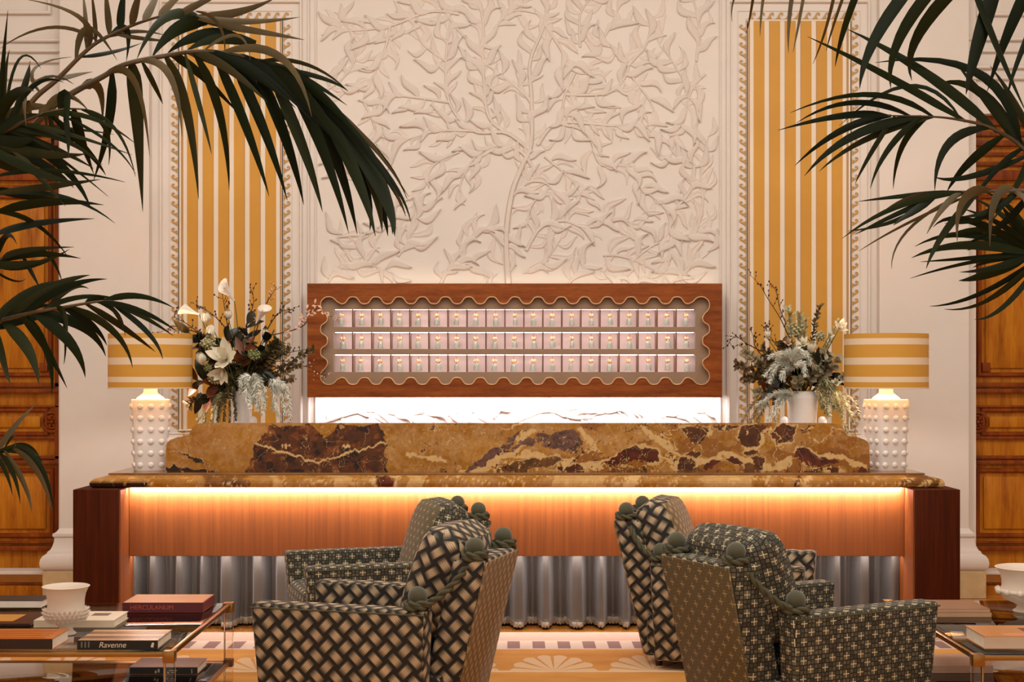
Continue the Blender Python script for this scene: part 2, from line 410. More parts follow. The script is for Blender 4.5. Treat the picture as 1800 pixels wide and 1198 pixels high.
def striped_panel(name, mir, label):
    m = (lambda p: X(p, DW)) if not mir else (lambda p: X(1810-p, DW))
    def so(a, b): return sorted((m(a), m(b)))
    zt, zb = Z(34.5, DW), Z(757, DW)
    a, b = so(1312, 1496)
    t = struct(MB().box(a, b, DW-.012, DW+.01, zb, zt).build(name, M['gold']), label)
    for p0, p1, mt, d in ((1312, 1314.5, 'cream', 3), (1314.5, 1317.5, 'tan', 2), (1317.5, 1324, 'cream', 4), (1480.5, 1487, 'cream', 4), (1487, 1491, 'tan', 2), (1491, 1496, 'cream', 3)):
        a2, b2 = so(p0, p1); MB().box(a2, b2, DW-.012-d*.001, DW-.012, zb+.012, zt-.012).build('edge_stripe', M[mt], t)
    for c in (1347.5, 1375, 1402.5, 1430, 1457.5):
        a2, b2 = so(c-4.2, c+3.6); MB().box(a2, b2, DW-.0145, DW-.012, zb+.015, zt-.015).build('stripe', M['cream'], t)
        a2, b2 = so(c+3.6, c+5); MB().box(a2, b2, DW-.0135, DW-.012, zb+.015, zt-.015).build('stripe_tan_line', M['tan'], t)  # thin tan edge, part of the stripe pattern itself
    k = MB(); rect_frame(k, a-.003, b+.003, zb, zt, DW-.011, .014, .004); k.build('inner_line', M['cream'], t)
    wave_border(t, a, b, zb, zt, DW-.003, .0676, .056)
    a, b = so(1278, 1529)
    k = MB(); rect_frame(k, a, b, Z(775, DW), Z(1, DW), DW, .022, .03)
    rect_frame(k, m(1295.5) if not mir else m(1512.5), m(1512.5) if not mir else m(1295.5), Z(774, DW)+.05, Z(18.5, DW), DW, .008, .008)
    k.build('panel_moulding', M['plaster'], t, 30)
    return t
striped_panel('trim_6', True, 'ochre and cream striped wall panel with wave border behind the calla lily bouquet')
striped_panel('trim_7', False, 'ochre and cream striped wall panel with wave border behind the fern bouquet')

# ---------------------------------------------------------------- carved relief
k = MB(); rect_frame(k, X(541, DW), X(1280, DW), .9, Z(-60, DW), DW, .018, .025)
rect_frame(k, X(554, DW), X(1267, DW), .96, Z(-48, DW), DW, .014, .018)
RT = struct(k.build('trim_8', M['plaster'], None, 30), 'white carved plaster panel of leafy branches above the key cabinet')
BR = [  # branches: radius(px) then points in the plane of the wall
 (9,[(895,520),(890,417),(900,340),(918,292),(934,250),(934,170),(932,108),(957,42),(962,-20)]),
 (6,[(934,267),(890,234),(832,230),(790,180),(784,108),(790,60)]), (5,[(890,234),(857,200),(849,104),(850,50),(840,-10)]),
 (5,[(934,180),(916,160),(866,121),(835,100)]), (5,[(940,300),(916,267),(882,255),(840,271),(815,309),(807,334)]),
 (4,[(807,25),(770,20),(740,25),(686,46),(623,54),(590,52),(565,62)]), (4,[(686,46),(678,83),(653,142)]),
 (4,[(765,-10),(803,50),(849,96)]), (4,[(957,42),(985,85),(1000,117),(1020,129),(1040,128)]), (4,[(1010,128),(991,175),(991,217)]),
 (4,[(995,167),(1070,163),(1103,125),(1095,92),(1060,80)]), (4,[(1103,117),(1137,75),(1145,33)]),
 (5,[(945,255),(982,217),(1082,221),(1124,217),(1150,235)]), (4,[(982,217),(1032,234),(1055,288),(1099,292),(1128,330),(1174,376),(1176,459),(1160,500)]),
 (4,[(1174,376),(1210,340),(1220,290),(1190,275),(1160,233)]), (4,[(899,346),(928,321),(957,321),(978,338),(1010,345)]),
 (5,[(925,440),(950,400),(990,388),(1032,400),(1082,384),(1124,396)]), (4,[(1060,448),(1100,452),(1160,480),(1180,500)]),
 (3,[(700,450),(719,421),(724,400),(740,370)]), (4,[(775,498),(790,475),(823,463),(850,480),(862,498)]), (4,[(807,442),(832,417),(857,405),(886,438)]),
 (4,[(832,230),(770,230),(740,238),(707,246),(690,240)]), (4,[(790,180),(728,171),(690,168),(665,171)]), (3,[(807,267),(765,288),(748,317),(724,363)]),
 (3,[(644,459),(625,425),(600,410)]), (3,[(784,108),(745,79),(728,46),(720,20)]), (3,[(1191,179),(1208,158),(1182,108),(1160,80)]),
 (3,[(957,275),(998,309),(1015,330),(1030,345)]), (3,[(1020,83),(1020,25),(1045,-10)]), (3,[(1053,79),(1078,37),(1095,-10)]),
 (3,[(1224,108),(1228,42),(1216,-10)]), (3,[(1112,137),(1141,175),(1149,196)]), (3,[(1220,420),(1235,360),(1232,300),(1245,240)]),
 (3,[(965,330),(935,360),(925,400)]), (3,[(575,498),(600,470),(640,462),(690,480)]), (3,[(570,160),(600,140),(625,100),(610,40)]),
 (3,[(560,200),(585,230),(590,290)]), (3,[(1180,498),(1215,470),(1250,440)]), (3,[(1000,498),(1030,470),(1065,478),(1080,498)]),
 (3,[(1110,460),(1150,430),(1200,415),(1240,400)]), (3,[(640,180),(660,230),(655,290)]), (3,[(920,480),(960,455),(985,420)]),
 (3,[(870,50),(900,20),(945,25),(960,45)]), (3,[(1240,130),(1215,160),(1190,240),(1180,270)]), (3,[(700,330),(690,380),(640,420)]),
 (4,[(570,742),(640,722),(720,728),(800,712),(860,735)]), (4,[(900,745),(960,722),(1020,735),(1100,712),(1170,730),(1250,715)]),
]
def spl(P, m=6):
    P = [Vector((*p, 0)) if len(p) == 2 else Vector(p) for p in P]; out = []
    for i in range(len(P)-1):
        p0, p1, p2, p3 = P[max(i-1, 0)], P[i], P[i+1], P[min(i+2, len(P)-1)]
        for j in range(m):
            t = j/m; out.append(.5*((2*p1)+(p2-p0)*t+(2*p0-5*p1+4*p2-p3)*t*t+(3*p1-p0-3*p2+p3)*t**3))
    return out+[P[-1]]
def relief_leaf(seed):
    r = random.Random(seed); V = []; F = []; n = 8; r0 = r.uniform(-1, 1)
    cv = r.uniform(-.30, .30)
    for i in range(n+1):
        t = i/n; w_ = .16*math.sin(PI*min(1, t*.97+.02))**.8*(1.15-.5*t); c = cv*math.sin(PI*t)+.10*r0*math.sin(2*PI*t)
        lift = .03*math.sin(PI*t)+.07*t*t
        for q, h in ((-1, .015+lift*.6), (-.5, .06+lift), (0, .02+lift), (.5, .055+lift), (1, .015+lift*.6)):
            V.append((t, -(h), c+q*w_))
        V.append((t, .0, c+w_)); V.append((t, .0, c-w_))
    for i in range(n):
        a = i*7; b = a+7
        for j in range(4): F.append((a+j, b+j, b+j+1, a+j+1))
        F.append((a+4, b+4, b+5, a+5)); F.append((a+6, b+6, b, a))
    me = bpy.data.meshes.new('leaf'); me.from_pydata(V, [], F); me.materials.append(M['relief']); me.polygons.foreach_set('use_smooth', [True]*len(F)); me.set_sharp_from_angle(angle=math.radians(50)); return me
LM = [relief_leaf(i) for i in range(9)]
S = DW/FPX; leaves = []
for rad, P in BR:
    Q = spl(P); n = len(Q); pts = [Vector((X(p.x, DW), DW-.002, Z(p.y, DW))) for p in Q]
    MB().tube(pts, [S*(rad*.62*(1-.72*i/(n-1))+.7) for i in range(n)], 6).build('branch', M['relief'], RT, 60)
    acc = R.uniform(4, 12); side = 1
    for i in range(1, n):
        seg = (Q[i]-Q[i-1]); L = seg.length; d = seg.normalized(); acc += L
        while acc > (7.5 if rad < 6 else 12):
            acc -= (7.5 if rad < 6 else 12); side = -side
            ang = math.atan2(-d.y, d.x)+side*R.uniform(.4, .85); ln = R.uniform(32, 52)
            if rad > 5 and i < n*.35: continue
            leaves.append((Q[i].x+R.uniform(-2, 2), Q[i].y+R.uniform(-2, 2), ang, ln))
    d = (Q[-1]-Q[-2]).normalized(); leaves.append((Q[-1].x, Q[-1].y, math.atan2(-d.y, d.x), 36))
keep = []
for lf in leaves:        # thin out crowded leaves; stay inside the panel
    tx, ty = lf[0]+lf[3]*math.cos(lf[2]), lf[1]-lf[3]*math.sin(lf[2])
    if not (558 < tx < 1264 and 558 < lf[0] < 1264): continue
    mx, my = (tx+lf[0])/2, (ty+lf[1])/2
    if my < -25: continue
    if 515 < my < 695: continue
    if any((mx-a)**2+(my-b)**2 < 11**2 for a, b, _ in keep): continue
    keep.append((mx, my, lf))
vis = [k_ for k_ in keep]; R.shuffle(vis)
for i, (_, _, (px, py, ang, ln)) in enumerate(vis[:300]):
    me = LM[i % 9]; o = link('leaf', me, RT); s_ = ln*S
    o.location = (X(px, DW), DW, Z(py, DW)); o.rotation_euler = (0, -ang, 0); o.scale = (s_, s_*R.uniform(.25, .5), s_*R.choice((-1, 1))*R.uniform(.9, 1.2))
V, F = [], []
for i, (_, _, (px, py, ang, ln)) in enumerate(vis[300:]):
    me = LM[i % 9]; s_ = ln*S; m4 = Matrix.Translation((X(px, DW), DW, Z(py, DW))) @ Matrix.Rotation(-ang, 4, 'Y') @ Matrix.Scale(s_, 4)
    b0 = len(V); V += [m4 @ v.co for v in me.vertices]; F += [tuple(b0+q for q in p.vertices) for p in me.polygons]
if V: mesh('small_leaves', V, F, M['relief'], RT, True)['kind'] = 'stuff'
# ================================================================ RUG
def rug_mat():
    n = N('rug_wool'); x, y, z = n.xyz(n.coord())
    nz = n.noise(n.coord(), 6, 3); yj = n.ma('ADD', y, n.ma('MULTIPLY', n.ma('SUBTRACT', nz, .5), .03))
    gold = n.ramp(n.noise(n.mapping(n.coord(), (1, 3, 1)), 1.6, 4), [(.3, srgb(186, 122, 48)), (.7, srgb(212, 150, 72))])
    cream = srgb(216, 182, 146); pink = srgb(196, 154, 128); mauve = srgb(136, 100, 88)
    def band(v, a, b, e=.008):
        return n.ma('MULTIPLY', n.step(v, a-e, a+e), n.ma('SUBTRACT', 1.0, n.step(v, b-e, b+e)))
    col = gold
    # scallop fans standing on a cream line
    P_ = .56; fx = n.ma('SUBTRACT', n.ma('FLOORED_MODULO', n.ma('ADD', x, -.212+P_/2), P_), P_/2)
    fy = n.ma('SUBTRACT', yj, 8.05)
    r = n.ma('SQRT', n.ma('ADD', n.ma('POWER', n.ma('DIVIDE', fx, .255), 2.0), n.ma('POWER', n.ma('DIVIDE', fy, .47), 2.0)))
    ang = n.ma('ARCTAN2', n.ma('DIVIDE', fx, .255), n.ma('DIVIDE', n.ma('MAXIMUM', fy, 0.0), .47))
    ray = n.ma('ABSOLUTE', n.ma('SINE', n.ma('MULTIPLY', ang, 7.0)))
    edge = n.ma('ADD', .86, n.ma('MULTIPLY', ray, .12))
    fan = n.ma('MULTIPLY', n.ma('MULTIPLY', n.ma('LESS_THAN', r, edge), n.step(ray, .22, .42)), n.ma('GREATER_THAN', fy, 0.0))
    col = n.mix(n.ma('MULTIPLY', fan, .85), col, cream)
    col = n.mix(band(yj, 8.02, 8.06), col, cream)
    # wandering cream stems nearer the tables
    wv = n.ma('ADD', 6.75, n.ma('MULTIPLY', n.ma('SINE', n.ma('MULTIPLY', x, 1.7)), .5))
    d = n.ma('ABSOLUTE', n.ma('SUBTRACT', yj, wv)); col = n.mix(n.ma('SUBTRACT', 1.0, n.step(d, .02, .035)), col, cream)
    # border of cream with mauve blocks, then plain pale edge
    col = n.mix(band(yj, 8.68, 8.97), col, srgb(206, 178, 154))
    sq = n.ma('LESS_THAN', n.ma('FRACT', n.ma('DIVIDE', n.ma('ADD', x, .055), .156)), .5)
    col = n.mix(n.ma('MULTIPLY', sq, band(yj, 8.71, 8.94)), col, mauve)
    col = n.mix(n.step(yj, 8.965, 8.98), col, pink)
    n.bump(n.noise(n.coord(), 220, 1), .25, .004)
    return n.fin(col, .95, 0)
tag(MB().box(-5.2, 5.2, 3.2, 9.26, 0, .014, .005, 1).build('rug', rug_mat()), 'large ochre rug with cream fans and a mauve block border before the desk', 'rug')

# ================================================================ MARBLE
def veined(px, py, seed=0):
    """(n,3) linear colours of the brown and gold marble at photo-plane coordinates"""
    f = lambda *c: np.array(srgb(*c)[:3])
    wx = px+26*(fbm(px/46, py/30, seed+1)-.48)*1.5; wy = py+18*(fbm(px/40+9, py/26, seed+2)-.48)*1.5
    wx = wx+13*(fbm(px/9, py/8, seed+5, 4)-.45); wy = wy+11*(fbm(px/9+7, py/8, seed+6, 4)-.45)
    gold, gold2, pale = f(196, 148, 84), f(164, 112, 48), f(222, 184, 128)
    brown, dark, red, grey, olive = f(100, 56, 20), f(62, 32, 14), f(104, 48, 20), f(116, 82, 70), f(122, 80, 34)
    t = fbm(wx/70, wy/34, seed+3)[..., None]
    c = gold*(1-t)+gold2*t+.16*(fbm(px/14, py/12, seed+4)[..., None]-.5)+.10*(fbm(px/4, py/4, seed+7)[..., None]-.5)
    return c, wx, wy, dict(gold=gold, gold2=gold2, pale=pale, brown=brown, dark=dark, red=red, grey=grey, olive=olive)
def paint(c, m, col, n=None):
    k = m.astype(float)[..., None]
    if n is not None: col = col*(.35+1.3*n[..., None])
    return c*(1-k)+col*k
PATCH = [
 ('brown', [(456,740),(440,773),(437,810),(419,832),(693,832),(675,810),(664,775),(656,740),(580,740),(556,768),(532,740)]),
 ('dark', [(288,808),(330,820),(400,826),(400,832),(288,832)]), ('dark', [(300,787),(340,795),(362,816),(340,806)]),
 ('grey', [(812,828),(833,799),(880,765),(911,748),(900,766),(862,796),(840,812)]),
 ('grey', [(945,752),(996,748),(1013,781),(1000,792),(975,786),(950,777),(935,764)]),
 ('grey', [(870,790),(905,772),(940,770),(925,778),(890,784)]),
 ('olive', [(858,826),(864,814),(905,804),(960,795),(990,802),(960,812),(900,818)]),
 ('red', [(968,826),(975,812),(1010,806),(1024,816),(1005,824)]),
 ('red', [(1036,808),(1075,795),(1113,780),(1134,788),(1146,806),(1120,812),(1080,812)]),
 ('olive', [(1040,832),(1060,816),(1130,818),(1140,832)]),
 ('red', [(1384,791),(1401,782),(1433,794),(1479,810),(1460,816),(1412,814),(1386,800)]),
 ('brown', [(1330,832),(1360,815),(1420,822),(1470,818),(1475,832)]), ('brown', [(1498,826),(1510,812),(1530,818),(1532,832)]),
 ('brown', [(1345,760),(1365,741),(1398,741),(1380,770),(1350,780)]),
]
for s in (1, -1):        # book-matched round the seam at 1260
    q = lambda L: [(1260+s*(x-1260), y) for x, y in L]
    PATCH += [('brown', q([(1285,741),(1340,741),(1325,760),(1308,776),(1292,778),(1284,762)])), ('brown', q([(1262,741),(1282,741),(1270,750),(1262,752)])),
              ('red', q([(1264,806),(1280,800),(1296,812),(1290,820),(1270,811)])), ('olive', q([(1290,832),(1298,815),(1325,812),(1350,828),(1340,832)])),
              ('brown', q([(1310,806),(1335,802),(1338,818),(1322,816)])), ('brown', q([(1296,790),(1318,784),(1330,798),(1306,800)]))]
PALE = [[(750,832),(830,812),(890,780),(925,748),(940,750),(908,786),(852,816),(800,834)], [(868,796),(930,788),(985,798),(1020,806),(1060,798),(1112,783),(1114,789),(1060,809),(1020,818),(975,808),(930,798)],
        [(1130,790),(1180,810),(1230,798),(1260,790),(1290,798),(1330,812),(1380,798),(1386,806),(1330,823),(1290,810),(1260,801),(1225,810),(1180,821)], [(1392,777),(1440,790),(1522,806),(1522,814),(1440,799),(1396,784)],
        [(1000,745),(1012,745),(1040,790),(1028,792)], [(1120,745),(1135,745),(1160,778),(1190,800),(1176,800),(1145,782)], [(1330,745),(1344,745),(1312,785),(1300,800),(1296,786)], [(700,790),(760,800),(762,806),(700,797)]]
def marble_splash(px, py):
    c, wx, wy, K = veined(px, py, 3); n = fbm(px/11, py/10, 40)
    for nm, P in PATCH[1:]:
        mx, my = sum(q[0] for q in P)/len(P), sum(q[1] for q in P)/len(P)
        if nm != 'grey': c = paint(c, in_poly(wx-8, wy-6, [(mx+(x-mx)*1.10+(2 if x > mx else -2), my+(y-my)*1.2) for x, y in P]), K['pale']*.92)
    c = paint(c, (fbm(wx/48, wy/30, 141) > .53) & (px > 985), np.array(srgb(158, 104, 40)[:3]))
    for P in PALE: c = paint(c, in_poly(wx-8, wy-6, P), K['pale']*.97)
    for nm, P in PATCH: c = paint(c, in_poly(wx-8, wy-6, P), K[nm], n)
    inb = in_poly(wx-8, wy-6, PATCH[0][1]); sp = fbm(wx/16, wy/13, 61)
    c = paint(c, inb & (sp > .60), np.array(srgb(140, 80, 30)[:3]), n); c = paint(c, inb & (sp < .34), K['dark'], n)
    ax = np.abs(px-556); vy = 776+.30*(115-ax)+4*(fbm(px/8, py*0, 71)-.5)*3
    v1 = inb & (np.abs(py-vy-3) < 1.2+2.2*fbm(px/10, py*0, 72)**2*1.2); blob = inb & (((ax-53)/7)**2+((py-784)/4)**2+5*(fbm(px/3.2, py/3.2, 73)-.5) < .5)
    c = paint(c, v1 | blob, K['pale'])
    for sc_, sd, th in ((60, 81, .010), (34, 82, .009), (22, 83, .005)):
        r = np.abs(fbm(wx/sc_, wy/sc_*1.5, sd)-.47); k = (r < th) & (fbm(px/60, py/40, sd+9) > .50) & ~inb & (px > 740)
        c = paint(c, k, K['pale'] if sd != 82 else K['dark'])
    sp2 = (fbm(px/5, py/4, 91) > .72) & (fbm(px/60, py/40, 92) > .5) & (px > 1000); c = paint(c, sp2, K['dark'])
    return np.clip(c, 0, 1)
def marble_counter(px, py):
    c, wx, wy, K = veined(px, py, 17); b = fbm(wx/85, py*0+1.5, 33, 2); n = fbm(px/16, py/10, 44); pk = fbm(wx/60+3, wy*0, 55, 2)
    c = paint(c, (b > .485) & (px > 400), K['red']*1.15, n); c = paint(c, (b > .44) & (b <= .47), K['pale']); c = paint(c, (pk > .52) & (px > 360), K['olive']*1.2, n)
    c = paint(c, (b < .27) & (px > 480), K['gold']*.5+K['pale']*.5)
    c = paint(c, (np.abs(fbm(wx/40, wy/20, 66)-.47) < .012), K['pale']); c = paint(c, (px < 260) & (py > 846+5*fbm(px/20, px*0, 5)), K['dark'], n)
    return np.clip(c, 0, 1)
def vcol(o, C):
    a = o.data.color_attributes.new('Col', 'FLOAT_COLOR', 'POINT')
    a.data.foreach_set('color', np.concatenate([np.clip(C, 0, 1)**1.14, np.ones((len(C), 1))], 1).astype(np.float32).ravel()); return o
def marble_mat():
    n = N('veined_marble'); at_ = n.new('ShaderNodeAttribute', attribute_name='Col').outputs['Color']
    f = n.noise(n.coord(), 26, 5, .65); v = n.ma('ABSOLUTE', n.ma('SUBTRACT', n.noise(n.coord(), 5, 4, .6), .5))
    c = n.mix(n.ma('SUBTRACT', 1.0, n.step(v, .0, .004)), n.mix(.55, at_, n.ramp(f, [(.3, (.35, .35, .35, 1)), (.7, (.68, .68, .68, 1))]), 'OVERLAY'), srgb(214, 172, 112))
    return n.fin(c, .2, 0, Specular_IOR_Level=.35)
M['marble'] = marble_mat()
DS, ZC = 9.4, 1.046
TOPL = [(291, 829), (291.6, 783), (294, 777), (300, 772.5), (312, 768), (330, 765), (334.5, 759), (339, 750), (343, 746.5), (350, 744), (372, 743)]
def splash_top(px):
    q = np.where(px > 910, 1820-px, px)
    return np.interp(q, [p[0] for p in TOPL], [p[1] for p in TOPL])
SP = thing('marble_upstand', 'brown and gold veined marble upstand with stepped rounded ends along the counter', 'marble upstand', (0, DS, ZC))
for a, b in ((291, 555.9), (556.1, 1259.8), (1260.2, 1529)):
    nx, nz = int((b-a)*1.1), 62
    xs = np.linspace(a, b, nx); top = splash_top(xs); bot = 655+(CZ-ZC)/DS*FPX
    tz = np.linspace(0, 1, nz); PX = np.repeat(xs[:, None], nz, 1); PY = bot+(np.minimum(top, bot-1)-bot)[:, None]*tz[None]
    C = marble_splash(PX.ravel(), PY.ravel())
    V = [(X(p, DS), 0, Z(q, DS)-ZC) for p, q in zip(PX.ravel(), PY.ravel())]
    F = [(i*nz+j, (i+1)*nz+j, (i+1)*nz+j+1, i*nz+j+1) for i in range(nx-1) for j in range(nz-1)]
    n0 = len(V); ring = [(i, nz-1) for i in range(nx)]
    ids = [0*nz+j for j in range(nz)]+[i*nz+nz-1 for i in range(1, nx)]+[(nx-1)*nz+j for j in range(nz-2, -1, -1)]
    V += [(V[k][0], .03, V[k][2]) for k in ids]; C = np.concatenate([C, C[ids]])
    F += [(ids[k], ids[k+1], n0+k+1, n0+k) for k in range(len(ids)-1)]
    F.append(tuple(range(n0, n0+len(ids))))
    o = vcol(mesh('slab', V, F, M['marble'], SP), C)

# countertop with bullnose
CT = thing('marble_countertop', 'long bullnosed marble countertop carrying the two striped lamps', 'countertop', (0, 9.2, .95))
x0, x1, yf, yb = X(158, 9.2), X(1660, 9.2), 9.2, 10.15
prof = [(.03, .957), (.008, .958), (.0, .966), (-.002, .985), (.002, 1.002), (.012, 1.014), (.028, 1.021), (.045, 1.023), (.05, 1.0255), (.055, 1.031), (.075, 1.033)]
nf = 640; V, C2, path = [], [], []
for o, z in prof:
    L = [(x0+o*1.8, y) for y in np.linspace(yb, yf+o, 10)][:-1]+[(x, yf+o) for x in np.linspace(x0+o*1.8, x1-o*1.8, nf)]+[(x1-o*1.8, y) for y in np.linspace(yf+o, yb, 10)][1:]
    for x, y in L: V.append((x, y-9.2, z-.95)); C2.append((900+(x-CX)/yf*FPX-(y-yf)*130*(1 if x > 0 else -1), 655+(CZ-z)/yf*FPX-(y-yf)*60))
m_ = len(L); F = [(j*m_+i, j*m_+i+1, (j+1)*m_+i+1, (j+1)*m_+i) for j in range(len(prof)-1) for i in range(m_-1)]
F.append(tuple((len(prof)-1)*m_+i for i in range(m_))); F.append(tuple(range(m_))[::-1])
C2 = np.array(C2); vcol(mesh('top_slab', V, F, M['marble'], CT, False), marble_counter(C2[:, 0], C2[:, 1]))
MB().box(X(190, 9.3), X(1626, 9.3), .1, .9, .083, .0955, .003, 2).build('ledge', plain('ledge_marble', srgb(150, 100, 50), .15, 0, .2, 5), CT)

# ================================================================ DESK
DK = thing('reception_desk', 'long mahogany reception desk with glowing front panel and pleated satin skirt', 'reception desk', (0, 9.08, 0))
T = lambda k, n_, m_, s=None: k.xform(Matrix.Translation((0, -9.08, 0))).build(n_, m_, DK, s)
for a, b in ((128, 207), (1610, 1688)):
    T(MB().box(X(a, 9.08), X(b, 9.08), 9.08, 10.1, 0.014, .955, .004, 2), 'end_panel', M['mahog'], 30)
xl, xr = X(207, 9.08), X(1610, 9.08)
for s, xx in ((1, xl), (-1, xr)):
    a, b = sorted((xx+s*.001, xx+s*.012)); T(MB().box(a, b, 9.1, 9.5, .014, .95), 'inner_lining', M['sapele'])
T(MB().box(xl+.013, xr-.013, 9.30, 9.34, .502, .9555, .003, 1), 'front_panel', M['sapele'], 30)
T(MB().box(xl+.013, xr-.013, 9.60, 9.63, 0.0, .95), 'back_board', M['mahog'])
T(MB().box(xl+.013, xr-.013, 9.345, 9.60, .93, .95), 'top_rail', M['mahog'])
T(MB().box(xl+.05, xr-.05, 9.225, 9.252, .9485, .9555), 'light_strip', M['led'])
T(MB().box(xl+.05, xr-.05, 9.352, 9.366, .506, .512), 'light_strip', M['led'])
area('counter_led', (0, 9.238, .9475), (math.radians(50), 0, 0), 5.05, .016, 60, (.86, .9, 1.06))
area('skirt_led', (0, 9.352, .50), (math.radians(20), 0, 0), 5.05, .015, 9, (1.0, .9, .88))
# pleated curtain
nx = 900; xs = np.linspace(xl+.014, xr-.014, nx)
fr_ = np.random.RandomState(11); cs = [xs[0]-.03]; fr_on = []
while cs[-1] < xs[-1]+.3:
    on = len(fr_on) % 2 == 0; cs.append(cs[-1]+(fr_.uniform(.05, .105) if on else fr_.uniform(.055, .12))); fr_on.append(on)
cs = np.array(cs); fr_on = np.array(fr_on+[False]); q_ = np.searchsorted(cs, xs, 'right')-1; t_ = (xs-cs[q_])/(cs[q_+1]-cs[q_])*2-1; wb = fr_.uniform(.2, .75, len(cs))[q_]
fold = np.where(fr_on[q_], -1+.28*t_**2, 1-wb*np.exp(-(t_/.32)**2))
fold = np.convolve(np.pad(fold, 3, 'edge'), np.ones(7)/7, 'valid')
zs = [.93, .55, .50, .44, .36, .26, .16, .09, .065, .06, .052]
V, F = [], []
for j, z in enumerate(zs):
    a = .085; sh = .02*np.sin(xs*4+z*5)*(.55-min(z, .55))
    lip = .006 if z in (.06,) else 0
    for i in range(nx): V.append((xs[i]+sh[i]*.3, 9.49-9.08+a*fold[i]-lip, z+.006*fold[i]*(z < .1)))
F = [(j*nx+i, (j+1)*nx+i, (j+1)*nx+i+1, j*nx+i+1) for j in range(len(zs)-1) for i in range(nx-1)]
def satin():
    n = N('taupe_satin'); f = n.noise(n.mapping(n.coord(), (3, 3, 1)), 2, 2)
    return n.fin(n.ramp(f, [(.3, srgb(92, 84, 76)), (.7, srgb(106, 98, 90))]), .36, .25, Sheen_Weight=.3)
CU = mesh('curtain', V, F, satin(), DK, True)
V, F = [], []; zs = [.060, .054, .035, .018]
for j, z in enumerate(zs):
    for i in range(nx):
        jit = .004*math.sin(i*2.4)+.003*math.sin(i*5.1+1)
        V.append((xs[i], 9.49-9.08+(.085+.001*j)*fold[i]-.006-.003*j*(j < 3)+jit*.6, z+(.006*fold[i] if j < 3 else .005*math.sin(i*1.7))))
F = [(j*nx+i, (j+1)*nx+i, (j+1)*nx+i+1, j*nx+i+1) for j in range(len(zs)-1) for i in range(nx-1)]
mesh('fringe', V, F, plain('fringe_thread', srgb(176, 160, 140), .8, 0, .25, 60), CU, True)

# ================================================================ KEY CABINET
DF = 10.6; fx = lambda p: X(p, DF); fz = lambda p: Z(p, DF)
KC = thing('key_cabinet', 'wide wooden wall cabinet with scalloped opening holding rows of room key tassels', 'key cabinet', (0, 10.85, 1.9))
KT = lambda k, n_, m_, s=None: k.xform(Matrix.Translation((0, -10.85, -1.9))).build(n_, m_, KC, s)
x0, x1, z0, z1 = 569.5, 1241, 669.5, 527.5
def scallop():
    out = []; A = 6.0; m0 = 30.5
    CO = [(30.5, -A), (23.5, -2.6), (18.6, 2.4), (14.5, 5.0), (8.5, 6.2), (2.2, 5.0), (-1.9, 1.9), (-5.0, -2.2), (-6.2, -8.5), (-5.0, -14.5), (-2.4, -18.6), (2.6, -23.5), (A, -30.5)]
    cor = [(x0, z1), (x1, z1), (x1, z0), (x0, z0)]; U = [(1, 0), (0, 1), (-1, 0), (0, -1)]; NR = [(0, -1), (1, 0), (0, 1), (-1, 0)]; K = [15, 2, 15, 2]
    for q in range(4):
        p, e = cor[q], cor[(q+1) % 4]; L = abs(e[0]-p[0])+abs(e[1]-p[1]); u, nr = U[q], NR[q]; n_ = int(L*1.2)
        for i in range(n_):
            s = m0+(L-2*m0)*i/n_; d = -A*math.tanh(1.5*math.cos(2*PI*K[q]*(s-m0)/(L-2*m0)))/math.tanh(1.5)
            out.append((p[0]+u[0]*s+nr[0]*d, p[1]+u[1]*s+nr[1]*d))
        for c in spl(CO, 3): out.append((e[0]-u[0]*c.x+nr[0]*c.y, e[1]-u[1]*c.x+nr[1]*c.y))
        out.pop()
    return out
SCL = [(fx(a), fz(b)) for a, b in scallop()]
k = MB(); b = k.b
def loop(P, y):
    vs = [b.verts.new((x, y, z)) for x, z in P]; return vs, [b.edges.new((vs[i], vs[(i+1) % len(vs)])) for i in range(len(vs))]
OUT = []
for (p, q), (r, s) in zip(((540, 498), (1269.5, 498), (1269.5, 698), (540, 698)), ((1269.5, 498), (1269.5, 698), (540, 698), (540, 498))):
    for i in range(12): t = i/12; OUT.append((fx(p+(r-p)*t), fz(q+(s-q)*t)))
vo, eo = loop(OUT, DF); vi, ei = loop(SCL, DF)
res = bmesh.ops.triangle_fill(b, use_beauty=True, edges=eo+ei)
ff = [g for g in res['geom'] if isinstance(g, bmesh.types.BMFace)]
ex = bmesh.ops.extrude_face_region(b, geom=ff)
bmesh.ops.translate(b, vec=(0, .042, 0), verts=[v for v in ex['geom'] if isinstance(v, bmesh.types.BMVert)])
KT(k, 'frame', M['frame'])
KT(MB().tube([(x, DF-.002, z) for x, z in SCL]+[(SCL[0][0], DF-.002, SCL[0][1])], .0055, 6), 'brass_trim', M['trimgold'], 60)
k = MB(); yp0, yp1 = DF+.044, DF+.062
X0, X1 = fx(585), fx(1223.5); rows = [(543, 574), (583.5, 613), (623, 653.5)]
k.box(fx(556), X0, yp0, yp1, fz(682), fz(514)); k.box(X1, fx(1255), yp0, yp1, fz(682), fz(514))
for a, c_ in ((514, 543), (574, 583.5), (613, 623), (653.5, 682)): k.box(X0, X1, yp0, yp1, fz(c_), fz(a))
KT(k, 'face_panel', M['backing'])
k = MB(); k.box(fx(542), fx(1267.5), 10.78, 10.8, fz(696), fz(500)); KT(k, 'back_board', M['slot'])
for a, b_, c_, d in ((541, 1268.5, 499, 503), (541, 1268.5, 693, 697)):
    KT(MB().box(fx(a), fx(b_), DF+.043, 10.895, fz(d), fz(c_), .002, 1), 'carcass_board', M['frame'])
for a, b_ in ((541, 545), (1264.5, 1268.5)): KT(MB().box(fx(a), fx(b_), DF+.043, 10.895, fz(692.5), fz(503.5)), 'carcass_board', M['frame'])
pitch = (1223.5-585)/19
